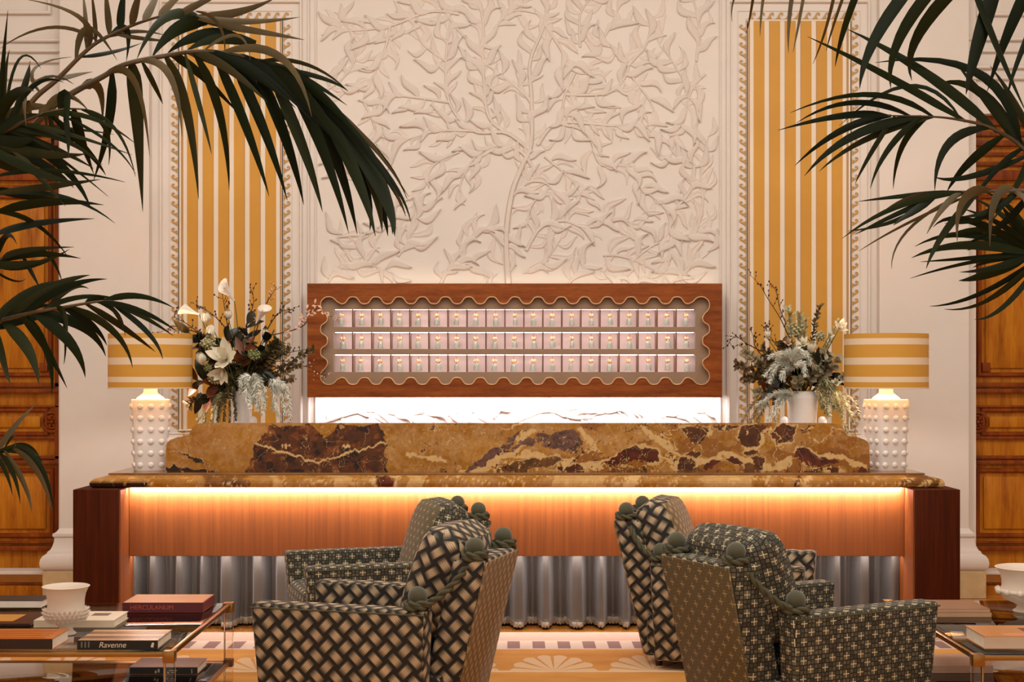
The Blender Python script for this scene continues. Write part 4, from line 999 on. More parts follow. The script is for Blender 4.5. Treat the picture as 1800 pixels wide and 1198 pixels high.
LP = [
 (5.3, [(-40,300),(30,215),(62,172),(100,140),(140,100),(170,75),(215,52),(260,35),(300,26),(345,28),(365,40)], [
  ((147,85),(143,32),(40,-2),9,'b'),((155,95),(150,30),(145,-15),8,'b'),((168,80),(165,30),(160,-20),10,'b'),((190,58),(188,20),(185,-25),13,'b'),((207,47),(213,15),(222,-30),15),
  ((227,42),(238,10),(252,-30),16,'b'),((252,33),(267,8),(285,-25),15,'b'),((278,28),(300,5),(335,-20),15,'b'),((310,28),(345,8),(400,-16),16,'b'),((345,33),(415,22),(485,-4),15,'b'),
  ((330,40),(425,37),(527,30),14,'b'),((360,55),(450,54),(535,70),13,'b'),((160,43),(90,48),(0,85),6,'b'),((185,60),(240,55),(290,62),7,'b'),((200,62),(255,68),(300,72),7,'b'),((150,110),(200,90),(250,75),9),
  ((365,15),(290,30),(240,105),22),((375,42),(310,52),(266,103),22),((430,72),(355,62),(292,96),24),((450,75),(380,68),(325,92),20),
  ((137,112),(155,50),(206,106),11,'b'),((180,42),(222,52),(222,108),13),((110,150),(128,132),(163,126),11,'b'),((70,165),(60,120),(126,100),8,'b')]),
 (5.0, [(-60,330),(40,240),(90,190),(130,162),(180,135),(220,113),(290,98),(350,90),(420,97),(490,125),(560,175),(620,235),(670,300),(700,350)], [
  ((205,140),(190,220),(164,318),17),((137,148),(172,155),(180,215),18,'b'),((235,120),(240,200),(251,372),26),((185,137),(235,142),(263,275),13,'b'),((255,125),(272,150),(286,183),9),
  ((245,112),(297,130),(320,240),13,'b'),((295,120),(328,200),(349,350),20),((330,122),(352,190),(372,270),9),((345,125),(385,200),(403,335),18),((370,130),(430,220),(473,345),19),
  ((400,135),(462,225),(505,352),19),((430,140),(500,235),(534,360),20),((460,145),(530,250),(567,372),20),((490,150),(565,260),(613,410),22),((520,165),(590,280),(628,412),22),
  ((545,180),(622,300),(660,415),23),((570,200),(650,315),(682,415),25),((590,215),(668,325),(694,415),28),((600,225),(652,310),(672,408),22),((610,230),(672,330),(690,412),24),
  ((580,205),(640,320),(650,405),16),((500,130),(622,222),(718,345),9,'b'),((480,105),(560,135),(612,160),9),((560,165),(660,262),(716,350),9),((600,210),(684,310),(722,390),8),
  ((450,100),(535,112),(612,160),7),((520,140),(645,262),(705,365),9,'b'),((345,20),(385,45),(395,103),6,'b'),((360,45),(415,62),(440,105),6,'b'),((390,55),(490,98),(548,205),15,'b'),
  ((480,100),(548,150),(590,260),12,'b'),((530,132),(590,205),(627,315),10,'b'),((400,100),(470,120),(545,160),16),((420,105),(500,150),(580,230),20),((450,115),(540,175),(620,290),22),((380,98),(450,150),(520,230),18),
  ((340,98),(400,120),(470,180),16),((640,260),(690,330),(713,380),8,'b'),((350,92),(430,120),(520,190),18),((380,95),(470,135),(560,225),18),((410,98),(500,150),(600,262),20),((300,100),(350,130),(420,200),16),((440,102),(520,130),(610,185),14),((470,112),(560,165),(650,270),18),((500,128),(590,200),(670,310),20),((540,155),(630,245),(700,350),18),((330,95),(380,110),(450,150),14,'b')]),
 (4.8, [(-80,260),(0,235),(60,205),(110,192),(150,192)], [
  ((35,172),(43,175),(46,222),11,'b'),((60,172),(78,188),(82,236),12,'b'),((70,180),(112,168),(156,195),12,'b'),((60,195),(150,204),(238,252),9),((100,215),(185,245),(238,305),5),
  ((95,245),(150,262),(186,308),13),((40,225),(110,232),(232,272),9),((20,235),(100,262),(165,296),10),((10,240),(105,290),(160,368),17),((0,245),(60,300),(115,362),11),
  ((-10,310),(95,300),(220,320),8),((-10,340),(85,328),(176,315),13),((0,340),(110,345),(202,392),8),((-10,375),(82,356),(182,360),15),((-10,412),(62,392),(166,384),15),((-10,372),(60,392),(120,452),9),
  ((130,190),(142,240),(165,306),16),((115,192),(119,235),(120,276),9),((145,192),(185,225),(191,290),9),((85,200),(92,235),(90,268),9),((105,190),(115,170),(118,240),20),
  ((0,235),(2,150),(14,18),12),((5,232),(8,140),(17,87),9),((15,228),(45,140),(52,108),17),((0,225),(30,108),(72,120),7),((10,225),(65,142),(130,148),9),((10,225),(58,152),(112,145),8),((-10,225),(-5,160),(6,120),20),
  ((-20,240),(20,212),(70,200),18),((-20,250),(40,232),(100,238),22),((-30,255),(30,262),(80,290),20),((-30,270),(20,250),(60,244),24),((-40,300),(10,290),(60,300),20),((20,235),(90,268),(190,345),7),((150,192),(205,230),(238,310),6),((-20,250),(60,230),(150,255),20),((-20,260),(70,285),(130,330),18),((0,240),(90,225),(200,236),10),((-20,300),(60,300),(140,322),16),((-20,330),(50,345),(120,352),14),((-20,290),(70,270),(152,270),18),((-20,240),(40,190),(110,200),18,'b'),((20,235),(100,240),(180,290),12),((-30,220),(20,170),(60,160),18)]),
 (5.2, [(-80,500),(-30,470),(20,448),(60,440)], [
  ((-10,425),(42,440),(130,434),11),((-10,450),(62,446),(142,454),13),((-10,470),(50,466),(122,438),13),((45,410),(84,448),(110,497),9),((-10,480),(30,465),(90,455),14),((40,465),(56,480),(70,506),7),((-10,496),(20,492),(46,489),4),((-20,440),(10,415),(30,430),10)]),
 (4.9, [(-100,640),(-20,575),(40,553),(110,540),(170,530),(200,528)], [
  ((-10,575),(80,510),(158,483),20),((40,555),(112,506),(188,490),14),((80,545),(122,508),(156,507),9),((70,550),(140,522),(215,527),9),((170,530),(245,546),(310,582),11),((145,495),(182,528),(216,577),10),
  ((180,515),(242,520),(306,541),11),((190,530),(245,552),(305,590),10),((190,535),(258,582),(286,631),9),((150,545),(218,577),(273,618),12),((120,550),(198,582),(233,646),14),((110,550),(160,570),(188,607),13),
  ((60,555),(143,572),(186,626),19),((60,562),(122,600),(150,663),20),((40,565),(75,605),(118,682),17),((50,562),(82,622),(91,692),16),((10,572),(48,612),(68,674),20),((-5,585),(6,640),(19,674),16),
  ((-30,575),(40,518),(112,494),18),((95,525),(112,555),(118,592),15),((-20,575),(30,548),(90,535),22),((-20,580),(40,560),(110,548),20),((115,560),(115,600),(112,640),4),((170,530),(205,550),(220,590),7)]),
 (5.1, [(-80,830),(-20,800),(20,785),(50,790)], [
  ((-10,790),(22,752),(62,711),13,'b'),((5,790),(25,765),(25,792),4),((-10,795),(60,805),(96,905),13),((0,800),(22,832),(36,886),11),((10,800),(42,850),(56,902),9,'b'),((10,785),(52,785),(76,826),7),((20,790),(66,830),(90,896),11,'b'),((-10,800),(10,830),(22,870),8),((-10,795),(40,785),(78,815),6)]),
]
palm('tall kentia palm with a long fringed frond arching past the calla lily bouquet', (-2.9, 5.05), (-2.75, 5.05, 1.45), LP, 3)
RP = [
 (4.7, [(2250,150),(2000,-60),(1800,-70),(1600,-60),(1450,-50),(1330,-50)], [
  ((1300,-50),(1294,-10),(1287,38),4,'b'),((1330,-50),(1322,10),(1312,58),5,'b'),((1345,-50),(1340,10),(1336,64),5,'b'),((1395,-50),(1388,25),(1386,93),7,'b'),((1416,-50),(1406,30),(1394,92),5,'b'),((1480,-50),(1455,40),(1429,112),6,'b'),
  ((1520,-50),(1488,40),(1468,117),13),((1640,-50),(1545,55),(1511,156),22),((1680,-55),(1588,55),(1566,156),22),((1740,-60),(1622,50),(1603,142),24),((1770,-60),(1722,70),(1698,166),28),((1830,-60),(1780,40),(1735,162),22),
  ((1860,-60),(1800,80),(1770,172),11),((1700,-60),(1745,60),(1806,202),17),((1500,-52),(1470,30),(1452,90),5,'b')]),
 (5.0, [(2150,420),(1950,330),(1820,275),(1780,245),(1735,222),(1690,211),(1640,205),(1560,203)], [
  ((1810,232),(1720,128),(1538,110),18),((1760,222),(1630,130),(1487,50),20),((1700,207),(1562,134),(1419,64),15),((1690,207),(1600,150),(1475,221),9),((1640,203),(1530,166),(1389,198),10),
  ((1600,203),(1500,180),(1400,216),10),((1560,202),(1480,203),(1367,229),13),((1570,203),(1480,228),(1397,291),14),((1620,205),(1502,237),(1414,309),17),((1640,207),(1525,243),(1440,301),12),
  ((1570,205),(1532,268),(1503,323),9),((1620,206),(1562,262),(1530,331),11),((1630,207),(1588,252),(1570,332),11),((1740,226),(1668,252),(1643,336),16),((1765,240),(1702,288),(1664,338),16),
  ((1810,272),(1705,310),(1642,310),11),((1800,262),(1750,300),(1690,382),10),((1810,270),(1790,322),(1740,392),12),((1790,250),(1720,160),(1640,150),16),((1800,262),(1745,190),(1680,110),16),((1830,280),(1790,190),(1740,115),15)]),
 (4.85, [(2150,470),(1950,370),(1820,338),(1760,336),(1690,337),(1630,342)], [
  ((1690,337),(1600,343),(1508,354),10),((1700,338),(1585,360),(1480,419),11),((1660,340),(1572,378),(1503,412),9),((1650,343),(1580,385),(1490,406),9),((1650,343),(1605,370),(1570,396),11),
  ((1720,338),(1600,390),(1510,441),5,'b'),((1700,338),(1600,400),(1567,472),5,'b'),((1740,336),(1695,352),(1683,426),18,'b'),((1790,338),(1752,345),(1740,433),16,'b'),((1690,338),(1660,362),(1629,411),11,'b'),((1780,337),(1802,350),(1806,392),10,'b'),
  ((1720,338),(1660,408),(1628,472),12),((1790,340),(1740,370),(1690,380),12),((1810,340),(1760,395),(1690,430),12),((1760,338),(1730,380),(1660,392),12),((1640,342),(1590,352),(1540,382),8,'b')]),
 (5.1, [(2150,560),(1980,500),(1860,455),(1810,445)], [
  ((1820,440),(1705,388),(1640,399),12),((1815,440),(1702,412),(1608,433),13),((1815,442),(1700,430),(1602,453),17),((1810,446),(1720,452),(1618,460),9),((1812,448),(1702,462),(1600,489),7),((1810,448),(1755,468),(1687,478),13),((1815,450),(1740,480),(1685,493),20),
  ((1830,455),(1725,515),(1634,538),9),((1830,458),(1742,525),(1660,543),8),((1830,456),(1745,522),(1690,541),9),((1835,460),(1768,535),(1713,561),9),((1830,440),(1765,398),(1690,366),10),((1830,440),(1770,385),(1705,345),10),((1835,435),(1780,370),(1730,338),10),
  ((1830,445),(1760,430),(1700,440),18),((1830,450),(1770,450),(1710,470),18),((1830,448),(1740,405),(1655,420),12),((1840,430),(1790,400),(1760,360),14)]),
]
palm('tall kentia palm with spiky fronds reaching in beside the fern bouquet', (3.3, 4.95), (2.9, 4.95, 1.5), RP, 4)
# ================================================================ VASES AND BOUQUETS
FD = 9.76
fl = lambda n_, c, r=.55, v=.08: plain(n_, srgb(*c), r, 0, v, 30)
M['petal'] = fl('ivory_petal', (240, 230, 208), .5, .03); M['callaw'] = fl('calla_white', (246, 238, 228), .45, .02); M['spadix'] = fl('spadix_yellow', (214, 160, 50))
M['stemg'] = fl('green_stem', (92, 104, 56)); M['twig'] = fl('brown_twig', (70, 38, 20), .7); M['darkleaf'] = fl('dark_glossy_leaf', (36, 38, 22), .32, .2); M['rustleaf'] = fl('rust_leaf', (112, 54, 20), .45, .15)
M['silver'] = fl('silver_foliage', (236, 236, 224), .8, .04); M['sage'] = fl('sage_foliage', (186, 178, 134), .7, .1); M['olive_fol'] = fl('olive_foliage', (92, 78, 40), .6, .25)
M['mixleaf'] = fl('small_bronze_leaf', (108, 82, 46), .5, .25); M['euca'] = fl('eucalyptus_leaf', (172, 158, 128), .6, .12); M['blush'] = fl('blush_bud', (226, 178, 156), .5, .06); M['artich'] = fl('pale_green_head', (136, 144, 96), .6, .15)
FR = random.Random(21)
def vase(px, top, bot_r, top_r, label, neck):
    t = thing('vase', label, 'vase', (X(px, FD), FD, ZC)); h = Z(top, FD)-ZC
    if neck: pr = [(bot_r*.9, 0), (bot_r, .01), (bot_r, h*.62), (bot_r*1.04, h*.84), (top_r, h*.90), (top_r, h*.93), (top_r*.8, h), (top_r*.76, h), (top_r*.9, h*.92), (bot_r*.9, h*.8), (bot_r*.9, .02)]
    else: pr = [(bot_r*.92, 0), (bot_r, .012), (top_r, h-.005), (top_r-.004, h), (top_r-.012, h-.004), (bot_r-.012, .02)]
    MB().lathe(pr, 44).build('body', M['white'], t, 40); return t
def local(t, o): o.location = tuple(-c for c in t.location); return o
class Stem:
    """one cut stem standing in a vase; its parts are built in room coordinates"""
    def __init__(s, name, label, cat, mouth, tip, dd=0, bend=0, group=None, r=.004, mat='stemg'):
        s.m = Vector((X(mouth[0], FD)+FR.uniform(-.03, .03), FD+FR.uniform(-.03, .03), Z(mouth[1], FD)-.05))
        s.tip = at(tip[0], tip[1], FD+dd); s.t = thing(name, label, cat, tuple(s.m), 0, group)
        c = s.m.lerp(s.tip, .5)+Vector((bend, 0, .06)); s.path = [s.m*(1-u)**2+c*2*u*(1-u)+s.tip*u*u for u in np.linspace(0, 1, 12)]
        s.part('stem', MB().tube(s.path, [r*(1.1-.4*i/11) for i in range(12)], 6), mat, 60); s.dir = (s.path[-1]-s.path[-2]).normalized()
    def part(s, name, k, mat, sm=None, parent=None):
        o = k.build(name, M[mat], parent or s.t, sm)
        if not parent: local(s.t, o)
        return o
def frame_(d):
    d = d.normalized(); a = d.orthogonal().normalized(); return a, d.cross(a), d
def leafgeo(k, base, d, nrm, ln, wd, curl=.15, n=5):
    d = d.normalized(); sd = d.cross(nrm); sd = sd.normalized() if sd.length > .05 else d.orthogonal().normalized(); up = sd.cross(d); V = []
    for i in range(n+1):
        u = i/n; p = base+d*(ln*u)-up*(curl*ln*u*u); w_ = wd*.5*math.sin(PI*(.04+.94*u))**.8
        V += [p-sd*w_+up*w_*.25, p, p+sd*w_+up*w_*.25]
    k.faces(V, [f for i in range(n) for f in ((i*3, i*3+1, i*3+4, i*3+3), (i*3+1, i*3+2, i*3+5, i*3+4))])
def rv(): return Vector((FR.uniform(-1, 1), FR.uniform(-1, 1), FR.uniform(-1, 1))).normalized()
def calla(label, mouth, tip, head, dd=0, bend=0, size=.085):
    size *= 1.25; s = Stem('calla_lily', label, 'calla lily', mouth, tip, dd, bend, 'white calla lilies', .0045); d = Vector((head[0], head[1], head[2])).normalized(); a, b, d = frame_(d); V = []; n = 16; k = MB(); rings = []
    for i in range(8):
        u = i/7; r = .006+.024*u**1.6*size/.085; ring = []
        for j in range(n):
            th = j/n*2*PI; lip = (.5+.5*math.cos(th))*u*u*.045
            ring.append(s.tip+d*(size*u*.9+lip)+(a*math.cos(th)+b*math.sin(th))*r*(1+.35*u*u*(.5+.5*math.cos(th))))
        rings.append(ring)
    k.loft(rings, True, False); s.part('spathe', k, 'callaw', 180)
    s.part('spadix', MB().tube([s.tip+d*(size*.3), s.tip+d*(size*.95)], .005, 6), 'spadix', 180)
def tulip(label, mouth, tip, head, dd=0, bend=0, size=.06, name='tulip', cat='tulip'):
    size *= 1.3; s = Stem(name, label, cat, mouth, tip, dd, bend, 'ivory tulips', .0038); a, b, d = frame_(Vector(head))
    for j in range(6):
        th = j/6*2*PI+.3; o = a*math.cos(th)+b*math.sin(th); tn = b*math.cos(th)-a*math.sin(th); k = MB(); V = []; n = 5; ins = .9 if j % 2 else 1
        for i in range(n+1):
            u = i/n; r = size*.40*math.sin(PI*min(.98, .12+.66*u))*ins; w_ = size*.34*math.sin(PI*(.10+.86*u))
            p = s.tip+d*(size*u)+o*r; V += [p-tn*w_-o*w_*.35, p, p+tn*w_-o*w_*.35]
        k.faces(V, [f for i in range(n) for f in ((i*3, i*3+1, i*3+4, i*3+3), (i*3+1, i*3+2, i*3+5, i*3+4))]); s.part('petal', k, 'petal', 180)
def openbloom(label, mouth, tip, head, size=.085, np_=9, dd=0, mat='petal', name='open_white_bloom'):
    s = Stem(name, label, 'flower', mouth, tip, dd); a, b, d = frame_(Vector(head))
    for j in range(np_):
        th = j/np_*2*PI; op = .5 if j % 3 else .25; o = (a*math.cos(th)+b*math.sin(th)); k = MB()
        leafgeo(k, s.tip, (d*(1-op)+o*op*1.4), d-o*.4, size*FR.uniform(.8, 1.1), size*.46, -.15); s.part('petal', k, mat, 180)
    s.part('centre', MB().ico(s.tip+d*.015, .012, 1), 'artich', 180)
def head_ball(label, mouth, tip, r, mat, name, cat, dd=-.06, bumps=46):
    s = Stem(name, label, cat, mouth, tip, dd); k = MB().ico(s.tip, r*.74, 1, (1.15, 1, .9))
    for i in range(bumps):
        z = 1-2*(i+.5)/bumps; q = math.sqrt(1-z*z); th = i*2.39996; v = Vector((q*math.cos(th), q*math.sin(th), z)); k.ico(s.tip+v*r*FR.uniform(.7, 1.05), r*FR.uniform(.13, .27), 1)
    s.part('flower_head', k, mat, 180)
def leafy(label, mouth, tip, n, ln, wd, mat, name='leafy_branch', cat='branch', dd=0, bend=0, droop=.0, spread=1.0, start=.45, single=True, r=.0032, extra=None):
    s = Stem(name, label, cat, mouth, tip, dd, bend, None, r, 'twig'); k = MB()
    for i in range(n):
        u = start+(1-start)*(i+.5)/n; j = u*11; q = min(10, int(j)); p = s.path[q].lerp(s.path[q+1], j-q); d = (s.path[q+1]-s.path[q]).normalized()
        o = rv(); o = (o-d*o.dot(d)).normalized(); dr = d*.55+o*spread; dr.z -= droop; dr.y -= .25
        kk = MB() if single else k; leafgeo(kk, p, dr, Vector((0, -.9, .4))+rv()*.5, 1.22*ln*FR.uniform(.75, 1.15), 1.22*wd*FR.uniform(.8, 1.1), FR.uniform(-.1, .3))
        if single: s.part('leaf', kk, mat if not extra or FR.random() > .4 else extra, 180)
    if not single: s.part('leaves', k, mat, 180)['kind'] = 'stuff'
    return s
def twig(label, mouth, pts, nb, dd=0, bud='twig', name='bare_twig', bl=.075, group=None, leaves=0):
    """a woody branch through picture points, with forked side shoots and buds"""
    s = Stem(name, label, 'twig', mouth, pts[0], dd, 0, group, .0042, 'twig'); Q = spl([at(x, y, FD+dd+.02*i) for i, (x, y) in enumerate(pts)], 5); n = len(Q)
    k = MB().tube(Q, [.0042*(1-.72*i/(n-1)) for i in range(n)], 6); kb = MB(); nbud = 0; kl = MB()
    for i in range(nb):
        q = int(n*(.12+.86*(i+.5)/nb)); q = min(n-2, q); d = (Q[q+1]-Q[q]).normalized(); o = Vector((FR.uniform(-1, 1), FR.uniform(-.5, .5), FR.uniform(-.4, 1))); dr = (d*.6+o*.8).normalized(); L = bl*FR.uniform(.4, 1)
        P = [Q[q], Q[q]+dr*L*.5+rv()*.008, Q[q]+dr*L]; k.tube(P, [.0022, .0018, .001], 5)
        for w_ in P[1:]:
            kb.ico(w_, FR.uniform(.004, .0075), 1, (1, 1, 1.3)); nbud += 1
            if leaves: leafgeo(kl, w_, rv()+dr, Vector((0, -1, .3)), .032, .015)
    s.part('side_shoots', k, 'twig', 60); s.part('buds', kb, bud, 180)['kind'] = 'stuff'
    if leaves: s.part('leaves', kl, bud, 180)['kind'] = 'stuff'
    return s
def fern(label, mouth, arches, mat, name='silver_fern', ln=.03, dens=1.0, dd=-.08):
    """feathery sprays: arching stems in the picture plane carrying rows of needles"""
    s = Stem(name, label, 'fern', mouth, arches[0][0], dd, 0, None, .0025); k = MB(); kn = MB(); V, F = [], []
    for A in arches:
        Q = spl([at(x, y, FD+dd+FR.uniform(-.04, .04)) for x, y in A], 8); n = len(Q); k.tube(Q, [.0018]*n, 4)
        for i in range(1, n):
            d = (Q[i]-Q[i-1]).normalized()
            for j in range(int(9*dens)):
                o = rv(); o = (o-d*o.dot(d)).normalized(); p = Q[i-1].lerp(Q[i], FR.random()); L = 1.3*ln*FR.uniform(.55, 1.15)*(1.25-.55*i/n); tp = p+(o*.85+d*.7).normalized()*L
                mid = p.lerp(tp, .5)+Vector((0, 0, .003)); sd = d.cross(o)*.0028; b0 = len(V)
                V += [p-sd*.6, p+sd*.6, mid-sd*1.3, mid+sd*1.3, tp]; F += [(b0, b0+1, b0+3, b0+2), (b0+2, b0+3, b0+4)]
    s.part('frond_stems', k, mat, 60); o = mesh('needles', V, F, M[mat], s.t); local(s.t, o); o['kind'] = 'stuff'

# ---- the bouquet by the lamp near the stone bowls with thorns
VL, VR = (424, 690), (1410, 692)
vase(426, 686, .062, .066, 'slim white cylindrical vase under the calla lily bouquet', False)
vase(1410, 687, .098, .106, 'broad white shouldered vase under the fern bouquet', True)
for px, lab in ((444, 'small white domed ornament beside the slim vase'), (1378, 'small white domed ornament between the broad vase and the key cabinet'), (1446, 'small white domed ornament between the broad vase and the striped lamp')):
    t = thing('domed_ornament', lab, 'ornament', (X(px, FD-.12), FD-.12, ZC)); h = Z(731, FD-.12)-ZC
    MB().lathe([(.034, 0), (.036, .01), (.03, h*.5), (.029, h-.03), (.026, h-.014), (.016, h-.004), (.001, h)], 20).build('body', M['white'], t, 60)
calla('topmost calla lily of its bouquet, pointing up against the ochre stripes', VL, (412, 528), (-.55, -.5, .75), .02, .03, .10)
calla('calla lily reaching out above the striped lampshade with its flower lying sideways', VL, (350, 552), (-1, -.3, .35), -.02, -.05, .085)
calla('calla lily standing upright toward the key cabinet, on a long green stem', VL, (450, 568), (.5, -.3, .85), -.05, .0, .09)
tulip('ivory tulip hanging downward just above the open white bloom', VL, (372, 572), (-.1, -.5, -.75), -.10, -.02, .06)
tulip('ivory tulip bud at the outer edge of the bouquet beside the lampshade', VL, (357, 640), (-.25, -.4, .85), -.12, -.04, .066)
tulip('greenish ivory tulip just below the sideways calla lily', VL, (362, 568), (.05, -.3, 1), -.02, -.03, .06)
tulip('small ivory tulip bud below the upright calla lily', VL, (466, 592), (.1, -.4, .8), -.04, .02, .045)
tulip('ivory tulip half hidden in twigs under the topmost calla lily', VL, (402, 560), (0, -.4, .8), .0, 0, .05)
openbloom('large open white bloom in the middle of the calla lily bouquet', VL, (398, 632), (-.15, -1, .45), .15, 13, -.18)
openbloom('second white bloom, drooping below the large open one', VL, (394, 650), (-.35, -.9, -.5), .115, 8, -.18)
head_ball('round green seed head with rust leaves beside the large open bloom', VL, (446, 622), .04, 'artich', 'seed_head', 'seed head', -.16)
head_ball('loose yellow green flower cluster above the outer tulip bud', VL, (366, 602), .05, 'sage', 'flower_cluster', 'flower', -.1)
head_ball('yellow green flower cluster low beside the second white bloom', VL, (377, 664), .042, 'sage', 'flower_cluster', 'flower', -.14)
head_ball('small green cluster between the two clusters beside the lampshade', VL, (364, 646), .03, 'artich', 'flower_cluster', 'flower', -.1, 30)
for tip, n, m_, e, lab, dd in (((435, 565), 8, 'darkleaf', None, 'dark glossy leaved branch behind the upright calla lily', -.02), ((478, 588), 7, 'darkleaf', None, 'dark glossy leaved branch leaning toward the key cabinet', -.03),
        ((328, 580), 6, 'darkleaf', None, 'dark leaved branch over the lampshade edge', .02), ((345, 668), 9, 'darkleaf', 'rustleaf', 'dark and rust leaved branch hanging beside the lamp body', -.08), ((350, 698), 6, 'darkleaf', 'rustleaf', 'lowest dark leaved branch drooping beside the lamp', -.1),
        ((432, 610), 8, 'rustleaf', 'darkleaf', 'rust coloured magnolia branch around the green seed head', -.11), ((455, 650), 8, 'darkleaf', 'rustleaf', 'dark leaved branch above the silver fern', -.04), ((395, 590), 7, 'darkleaf', 'rustleaf', 'dark leaved branch behind the large open bloom', -.0), ((400, 660), 8, 'darkleaf', None, 'dark leaved branch deep inside the bouquet', .0)):
    leafy(lab, VL, tip, n, .12, .05, m_, 'magnolia_branch', 'branch', dd, 0, .12 if tip[1] > 640 else -.1, 1.0, .5, True, .0035, e)
twig('tall knotted twig rising under the topmost calla lily', VL, [(405, 600), (398, 560), (393, 530), (389, 505)], 12, .0, 'twig')
twig('crooked twig crossing above the tulips', VL, [(400, 580), (378, 556), (362, 545), (345, 538)], 12, -.02, 'twig')
twig('forked twig standing between the topmost and the upright calla lily', VL, [(425, 600), (437, 560), (446, 530), (441, 508)], 11, .02, 'twig')
twig('twig with a pink blossom tip beyond the upright calla lily', VL, [(448, 590), (462, 545), (475, 522), (487, 503)], 9, .02, 'blush')
twig('long thin twig spreading over the lampshade', VL, [(370, 600), (330, 570), (306, 555), (328, 545)], 9, .0, 'twig')
twig('twig reaching low over the lampshade toward the pilaster', VL, [(350, 585), (310, 574), (290, 580), (272, 590)], 8, .02, 'twig')
twig('long dark twig stretching across to the key cabinet', VL, [(470, 590), (515, 580), (538, 568), (541, 550), (562, 545), (590, 562)], 16, -.02, 'blush', 'budding_twig', .06, None, 3)
twig('curled dark twig above the long one that reaches the key cabinet', VL, [(470, 578), (485, 555), (500, 545), (512, 545)], 9, -.0, 'twig')
twig('spindly twig hanging before the cabinet corner scallop', VL, [(500, 640), (545, 645), (560, 655), (575, 662)], 8, -.02, 'blush', 'budding_twig')
for i, (tip, lab) in enumerate((((552, 612), 'small leaved spray ending before the key cabinet frame'), ((530, 640), 'small leaved spray filling the side toward the key cabinet'), ((508, 612), 'shorter small leaved spray beneath the long dark twig'), ((515, 665), 'small leaved spray hanging over the silver fern'))):
    leafy(lab, VL, tip, 80, .026, .014, 'mixleaf' if i % 2 else 'olive_fol', 'leafy_spray', 'foliage', -.04, 0, 0, 1.3, .35, False)
    twig(lab.replace('small leaved spray', 'fine twig inside the small leaved spray'), VL, [(460, 640), ((460+tip[0])//2, (640+tip[1])//2-6), tip], 10, -.03, 'olive_fol', 'bare_twig', .05)
for tip, lab, n in (((405, 668), 'feathery olive foliage under the white blooms', 70), ((425, 655), 'bronze flecked foliage below the seed head', 60), ((385, 620), 'olive foliage filling behind the open bloom', 60), ((440, 600), 'olive foliage filling behind the seed head', 60), ((350, 610), 'olive foliage filling behind the lampshade', 60), ((330, 710), 'thin bronze foliage drooping between lamp and slim vase', 50)):
    leafy(lab, VL, tip, int(n*1.7), .045, .02, 'olive_fol' if n != 50 else 'mixleaf', 'leafy_spray', 'foliage', -.06, 0, .2, 1.5, .3, False)
fern('pale silver fern cascading in front of the slim vase', VL, [[(440, 660), (432, 685), (440, 715)], [(445, 655), (455, 680), (452, 720)], [(450, 660), (465, 690), (462, 728)], [(440, 660), (425, 668), (424, 690)], [(455, 665), (447, 690), (446, 706)], [(448, 658), (440, 690), (456, 712)]], 'silver', 'silver_fern', .032, 1.8, -.2)
fern('silver fern hanging toward the wave border', VL, [[(480, 665), (485, 690), (478, 720)], [(485, 665), (495, 690), (500, 725)], [(490, 670), (505, 690), (510, 735)], [(475, 665), (482, 700), (490, 735)]], 'silver', 'silver_fern', .032, 1.6, -.12)
fern('grey green fern trailing between the lamp and the slim vase', VL, [[(395, 690), (375, 705), (348, 738)], [(398, 688), (388, 715), (384, 742)], [(392, 690), (365, 712), (360, 742)], [(400, 692), (378, 715), (372, 742)]], 'sage', 'trailing_fern', .026, 1.5, -.08)
fern('striped sage fern falling straight down the slim vase', VL, [[(402, 680), (396, 705), (394, 740)], [(408, 678), (412, 705), (414, 738)], [(405, 680), (404, 712), (404, 741)], [(398, 682), (386, 712), (382, 738)]], 'olive_fol', 'trailing_fern', .022, 1.4, -.14)
for tip, lab, n, m_ in (((420, 640), 'dense dark foliage at the heart of the calla lily bouquet', 170, 'darkleaf'), ((470, 630), 'dense bronze foliage toward the key cabinet side of the calla lily bouquet', 170, 'mixleaf'), ((375, 680), 'dense dark foliage low beside the lamp body', 130, 'olive_fol'), ((490, 600), 'dense dark foliage under the curled dark twig', 130, 'olive_fol'), ((345, 590), 'dense dark foliage just over the lampshade corner', 120, 'darkleaf')):
    leafy(lab, VL, tip, n, .05, .018, m_, 'leafy_spray', 'foliage', -.03, 0, 0, 1.7, .45, False)
# ---- the bouquet by the other lamp
twig('long bare twig pointing up and out over the wave border', VR, [(1390, 600), (1372, 560), (1350, 525), (1335, 500), (1317, 482)], 8, .0, 'twig', 'bare_twig', .07)
twig('shorter bare twig alongside the long one over the stripes', VR, [(1385, 575), (1372, 545), (1365, 515), (1358, 500)], 7, .02, 'twig')
twig('curling twig arching out toward the key cabinet', VR, [(1345, 620), (1315, 605), (1295, 592), (1283, 600), (1290, 612)], 9, -.03, 'twig')
twig('short forked twig standing above the bronze leaves', VR, [(1335, 620), (1326, 605), (1324, 590), (1318, 578)], 6, .0, 'twig')
twig('rusty twig knot in the middle of the fern bouquet', VR, [(1375, 620), (1360, 600), (1350, 585), (1345, 575)], 12, .02, 'twig')
for tip, lab, mt, ln in (((1385, 540), 'green sprig standing beside the long bare twig', 'sage', .035), ((1440, 536), 'tallest green sprig of the fern bouquet', 'olive_fol', .03), ((1418, 560), 'thin green sprig with drooping buds between the two taller ones', 'sage', .022), ((1475, 562), 'wispy sprig reaching over the striped lampshade', 'sage', .022), ((1405, 552), 'pale yellow green sprig near the tall ones', 'sage', .04)):
    leafy(lab, VR, tip, 55, ln, ln*.42, mt, 'green_sprig', 'foliage', .0, 0, -.2, 1.0, .5, False, .0025)
tulip('ivory tulip in the middle of the fern bouquet', VR, (1427, 618), (-.1, -.6, .8), -.16, 0, .062)
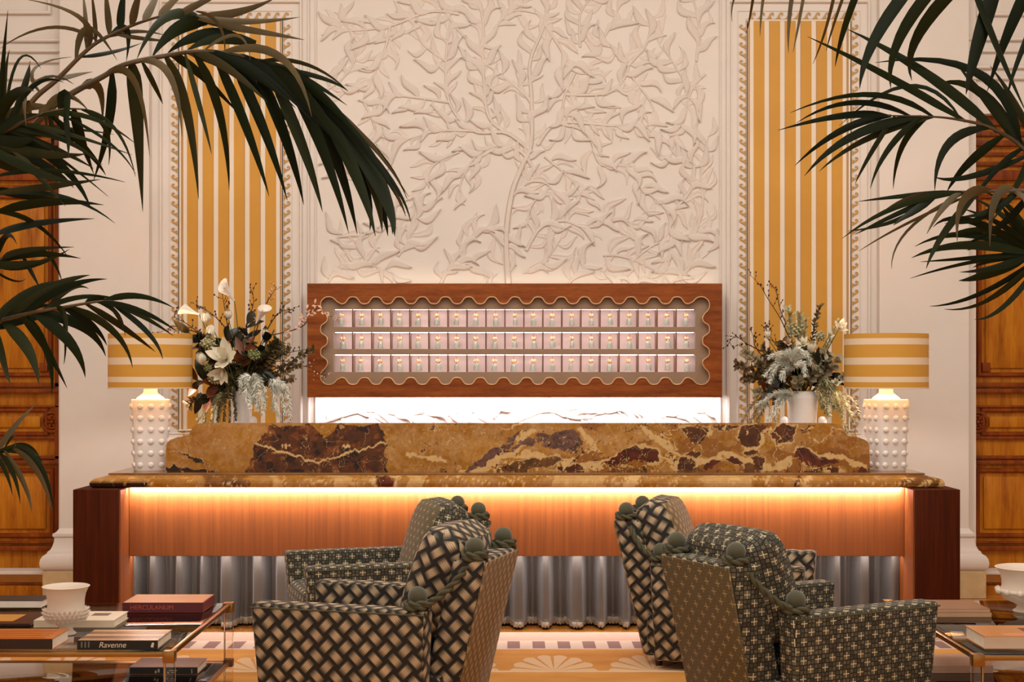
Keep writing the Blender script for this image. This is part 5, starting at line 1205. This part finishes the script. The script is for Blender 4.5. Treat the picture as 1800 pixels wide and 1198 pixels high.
openbloom('curled cream bloom beside the ivory tulip', VR, (1412, 606), (-.2, -.8, .6), .06, 8, -.12, 'petal', 'cream_bloom')
openbloom('round white bloom highest beside the lampshade', VR, (1475, 578), (.2, -.8, .5), .075, 9, -.05)
openbloom('white bloom low against the lampshade edge', VR, (1478, 663), (.2, -1, .1), .06, 8, -.08)
openbloom('flat cream bloom just above the trailing fern near the lampshade', VR, (1470, 673), (-.2, -1, .4), .05, 6, -.12)
tulip('small closed white bud over the bronze leaves', VR, (1349, 594), (.0, -.3, .9), -.04, 0, .04, 'flower_bud', 'flower')
openbloom('little blush blossoms above the silver needles', VR, (1385, 603), (-.1, -.9, .4), .045, 8, -.14, 'blush', 'blush_blossom')
openbloom('little cream blossoms near the white bloom by the lampshade', VR, (1458, 590), (.1, -.9, .5), .045, 7, -.06, 'petal', 'cream_blossom')
head_ball('fluffy yellow cream cluster behind the tall sprigs', VR, (1402, 580), .05, 'sage', 'flower_cluster', 'flower', .02)
head_ball('yellow green cluster below the tallest sprig', VR, (1442, 590), .036, 'sage', 'flower_cluster', 'flower', -.02, 30)
for tip, n, m_, e, lab, dd in (((1368, 672), 9, 'darkleaf', None, 'dark broad leaved branch above the broad vase rim', -.08), ((1452, 640), 8, 'darkleaf', None, 'near black leaf cluster beside the ivory tulip', -.10), ((1400, 650), 8, 'darkleaf', None, 'dark leaved branch behind the silver needles', .02), ((1425, 665), 8, 'darkleaf', 'rustleaf', 'dark and rust leaved branch at the vase mouth', -.02), ((1465, 655), 8, 'darkleaf', None, 'dark leaved branch against the lampshade', .0), ((1345, 690), 8, 'rustleaf', 'darkleaf', 'rust leaved branch low over the wave border', -.02), ((1420, 630), 8, 'darkleaf', 'rustleaf', 'dark leaved branch behind the cream bloom', .03), ((1358, 625), 7, 'rustleaf', 'mixleaf', 'rust leaved branch beneath the small closed bud', .0)):
    leafy(lab, VR, tip, n, .105, .055, m_, 'magnolia_branch', 'branch', dd, 0, .05, 1.0, .5, True, .0035, e)
for i, (tip, lab) in enumerate((((1292, 640), 'bronze leaved spray farthest out toward the key cabinet'), ((1305, 615), 'bronze leaved spray under the curling twig'), ((1308, 662), 'lower bronze leaved spray over the wave border'), ((1330, 640), 'inner bronze leaved spray beside the silver needles'), ((1325, 690), 'drooping bronze leaved spray above the silver fern'), ((1340, 610), 'upper bronze leaved spray beneath the short forked twig'))):
    leafy(lab, VR, tip, 80, .036, .017, ('mixleaf', 'euca', 'mixleaf')[i % 3], 'bronze_spray', 'foliage', -.05, 0, .05, 1.25, .45, False)
for tip, lab in (((1402, 668), 'round leaved eucalyptus over the vase mouth'), ((1450, 620), 'round leaved eucalyptus beneath the little cream blossoms'), ((1438, 650), 'round leaved eucalyptus between silver needles and dark leaves'), ((1475, 635), 'round leaved eucalyptus brushing the lampshade')):
    leafy(lab, VR, tip, 22, .045, .042, 'euca', 'eucalyptus_stem', 'eucalyptus', -.13, 0, .1, 1.0, .45, True, .0025)
fern('spiky silver needles in the centre of the fern bouquet', VR, [[(1400, 640), (1375, 628), (1345, 660)], [(1400, 640), (1370, 640), (1352, 672)], [(1405, 640), (1385, 620), (1352, 628)], [(1400, 640), (1380, 650), (1375, 665)], [(1395, 635), (1415, 622), (1425, 638)], [(1395, 640), (1410, 640), (1416, 660)], [(1390, 635), (1400, 615), (1412, 625)]], 'silver', 'silver_fern', .036, 1.9, -.22)
fern('silver fern drooping down beside the broad vase', VR, [[(1395, 692), (1365, 690), (1330, 712)], [(1390, 694), (1355, 696), (1335, 722)], [(1390, 694), (1372, 705), (1362, 742)], [(1392, 694), (1378, 702), (1352, 738)], [(1388, 694), (1368, 702), (1348, 742)]], 'silver', 'silver_fern', .032, 1.7, -.14)
fern('feathery pale fern low over the wave border', VR, [[(1345, 700), (1320, 715), (1302, 745)], [(1345, 705), (1330, 722), (1318, 745)], [(1350, 705), (1338, 725), (1330, 745)]], 'euca', 'trailing_fern', .028, 1.5, -.02)
fern('long sage fern trailing between the broad vase and the lamp', VR, [[(1445, 660), (1450, 690), (1452, 725)], [(1448, 660), (1465, 690), (1480, 725)], [(1445, 660), (1440, 690), (1446, 715)], [(1455, 668), (1480, 700), (1500, 740)], [(1450, 665), (1470, 705), (1490, 760)], [(1452, 665), (1458, 700), (1468, 720)], [(1448, 662), (1446, 700), (1458, 730)]], 'sage', 'trailing_fern', .034, 1.8, -.1)
fern('thin pale fern behind the lamp body', VR, [[(1460, 680), (1490, 710), (1505, 760)], [(1465, 685), (1500, 705), (1512, 735)]], 'euca', 'trailing_fern', .03, 1.2, .02)
for tip, lab, n, m_ in (((1400, 640), 'dense dark foliage at the heart of the fern bouquet', 170, 'darkleaf'), ((1352, 645), 'dense bronze foliage toward the key cabinet side of the fern bouquet', 170, 'mixleaf'), ((1455, 620), 'dense grey foliage toward the lampshade', 150, 'euca'), ((1420, 610), 'dense olive foliage around the cream bloom', 140, 'olive_fol'), ((1375, 600), 'dense bronze foliage below the long bare twig', 120, 'mixleaf')):
    leafy(lab, VR, tip, n, .05, .024, m_, 'leafy_spray', 'foliage', -.02, 0, 0, 1.7, .45, False)
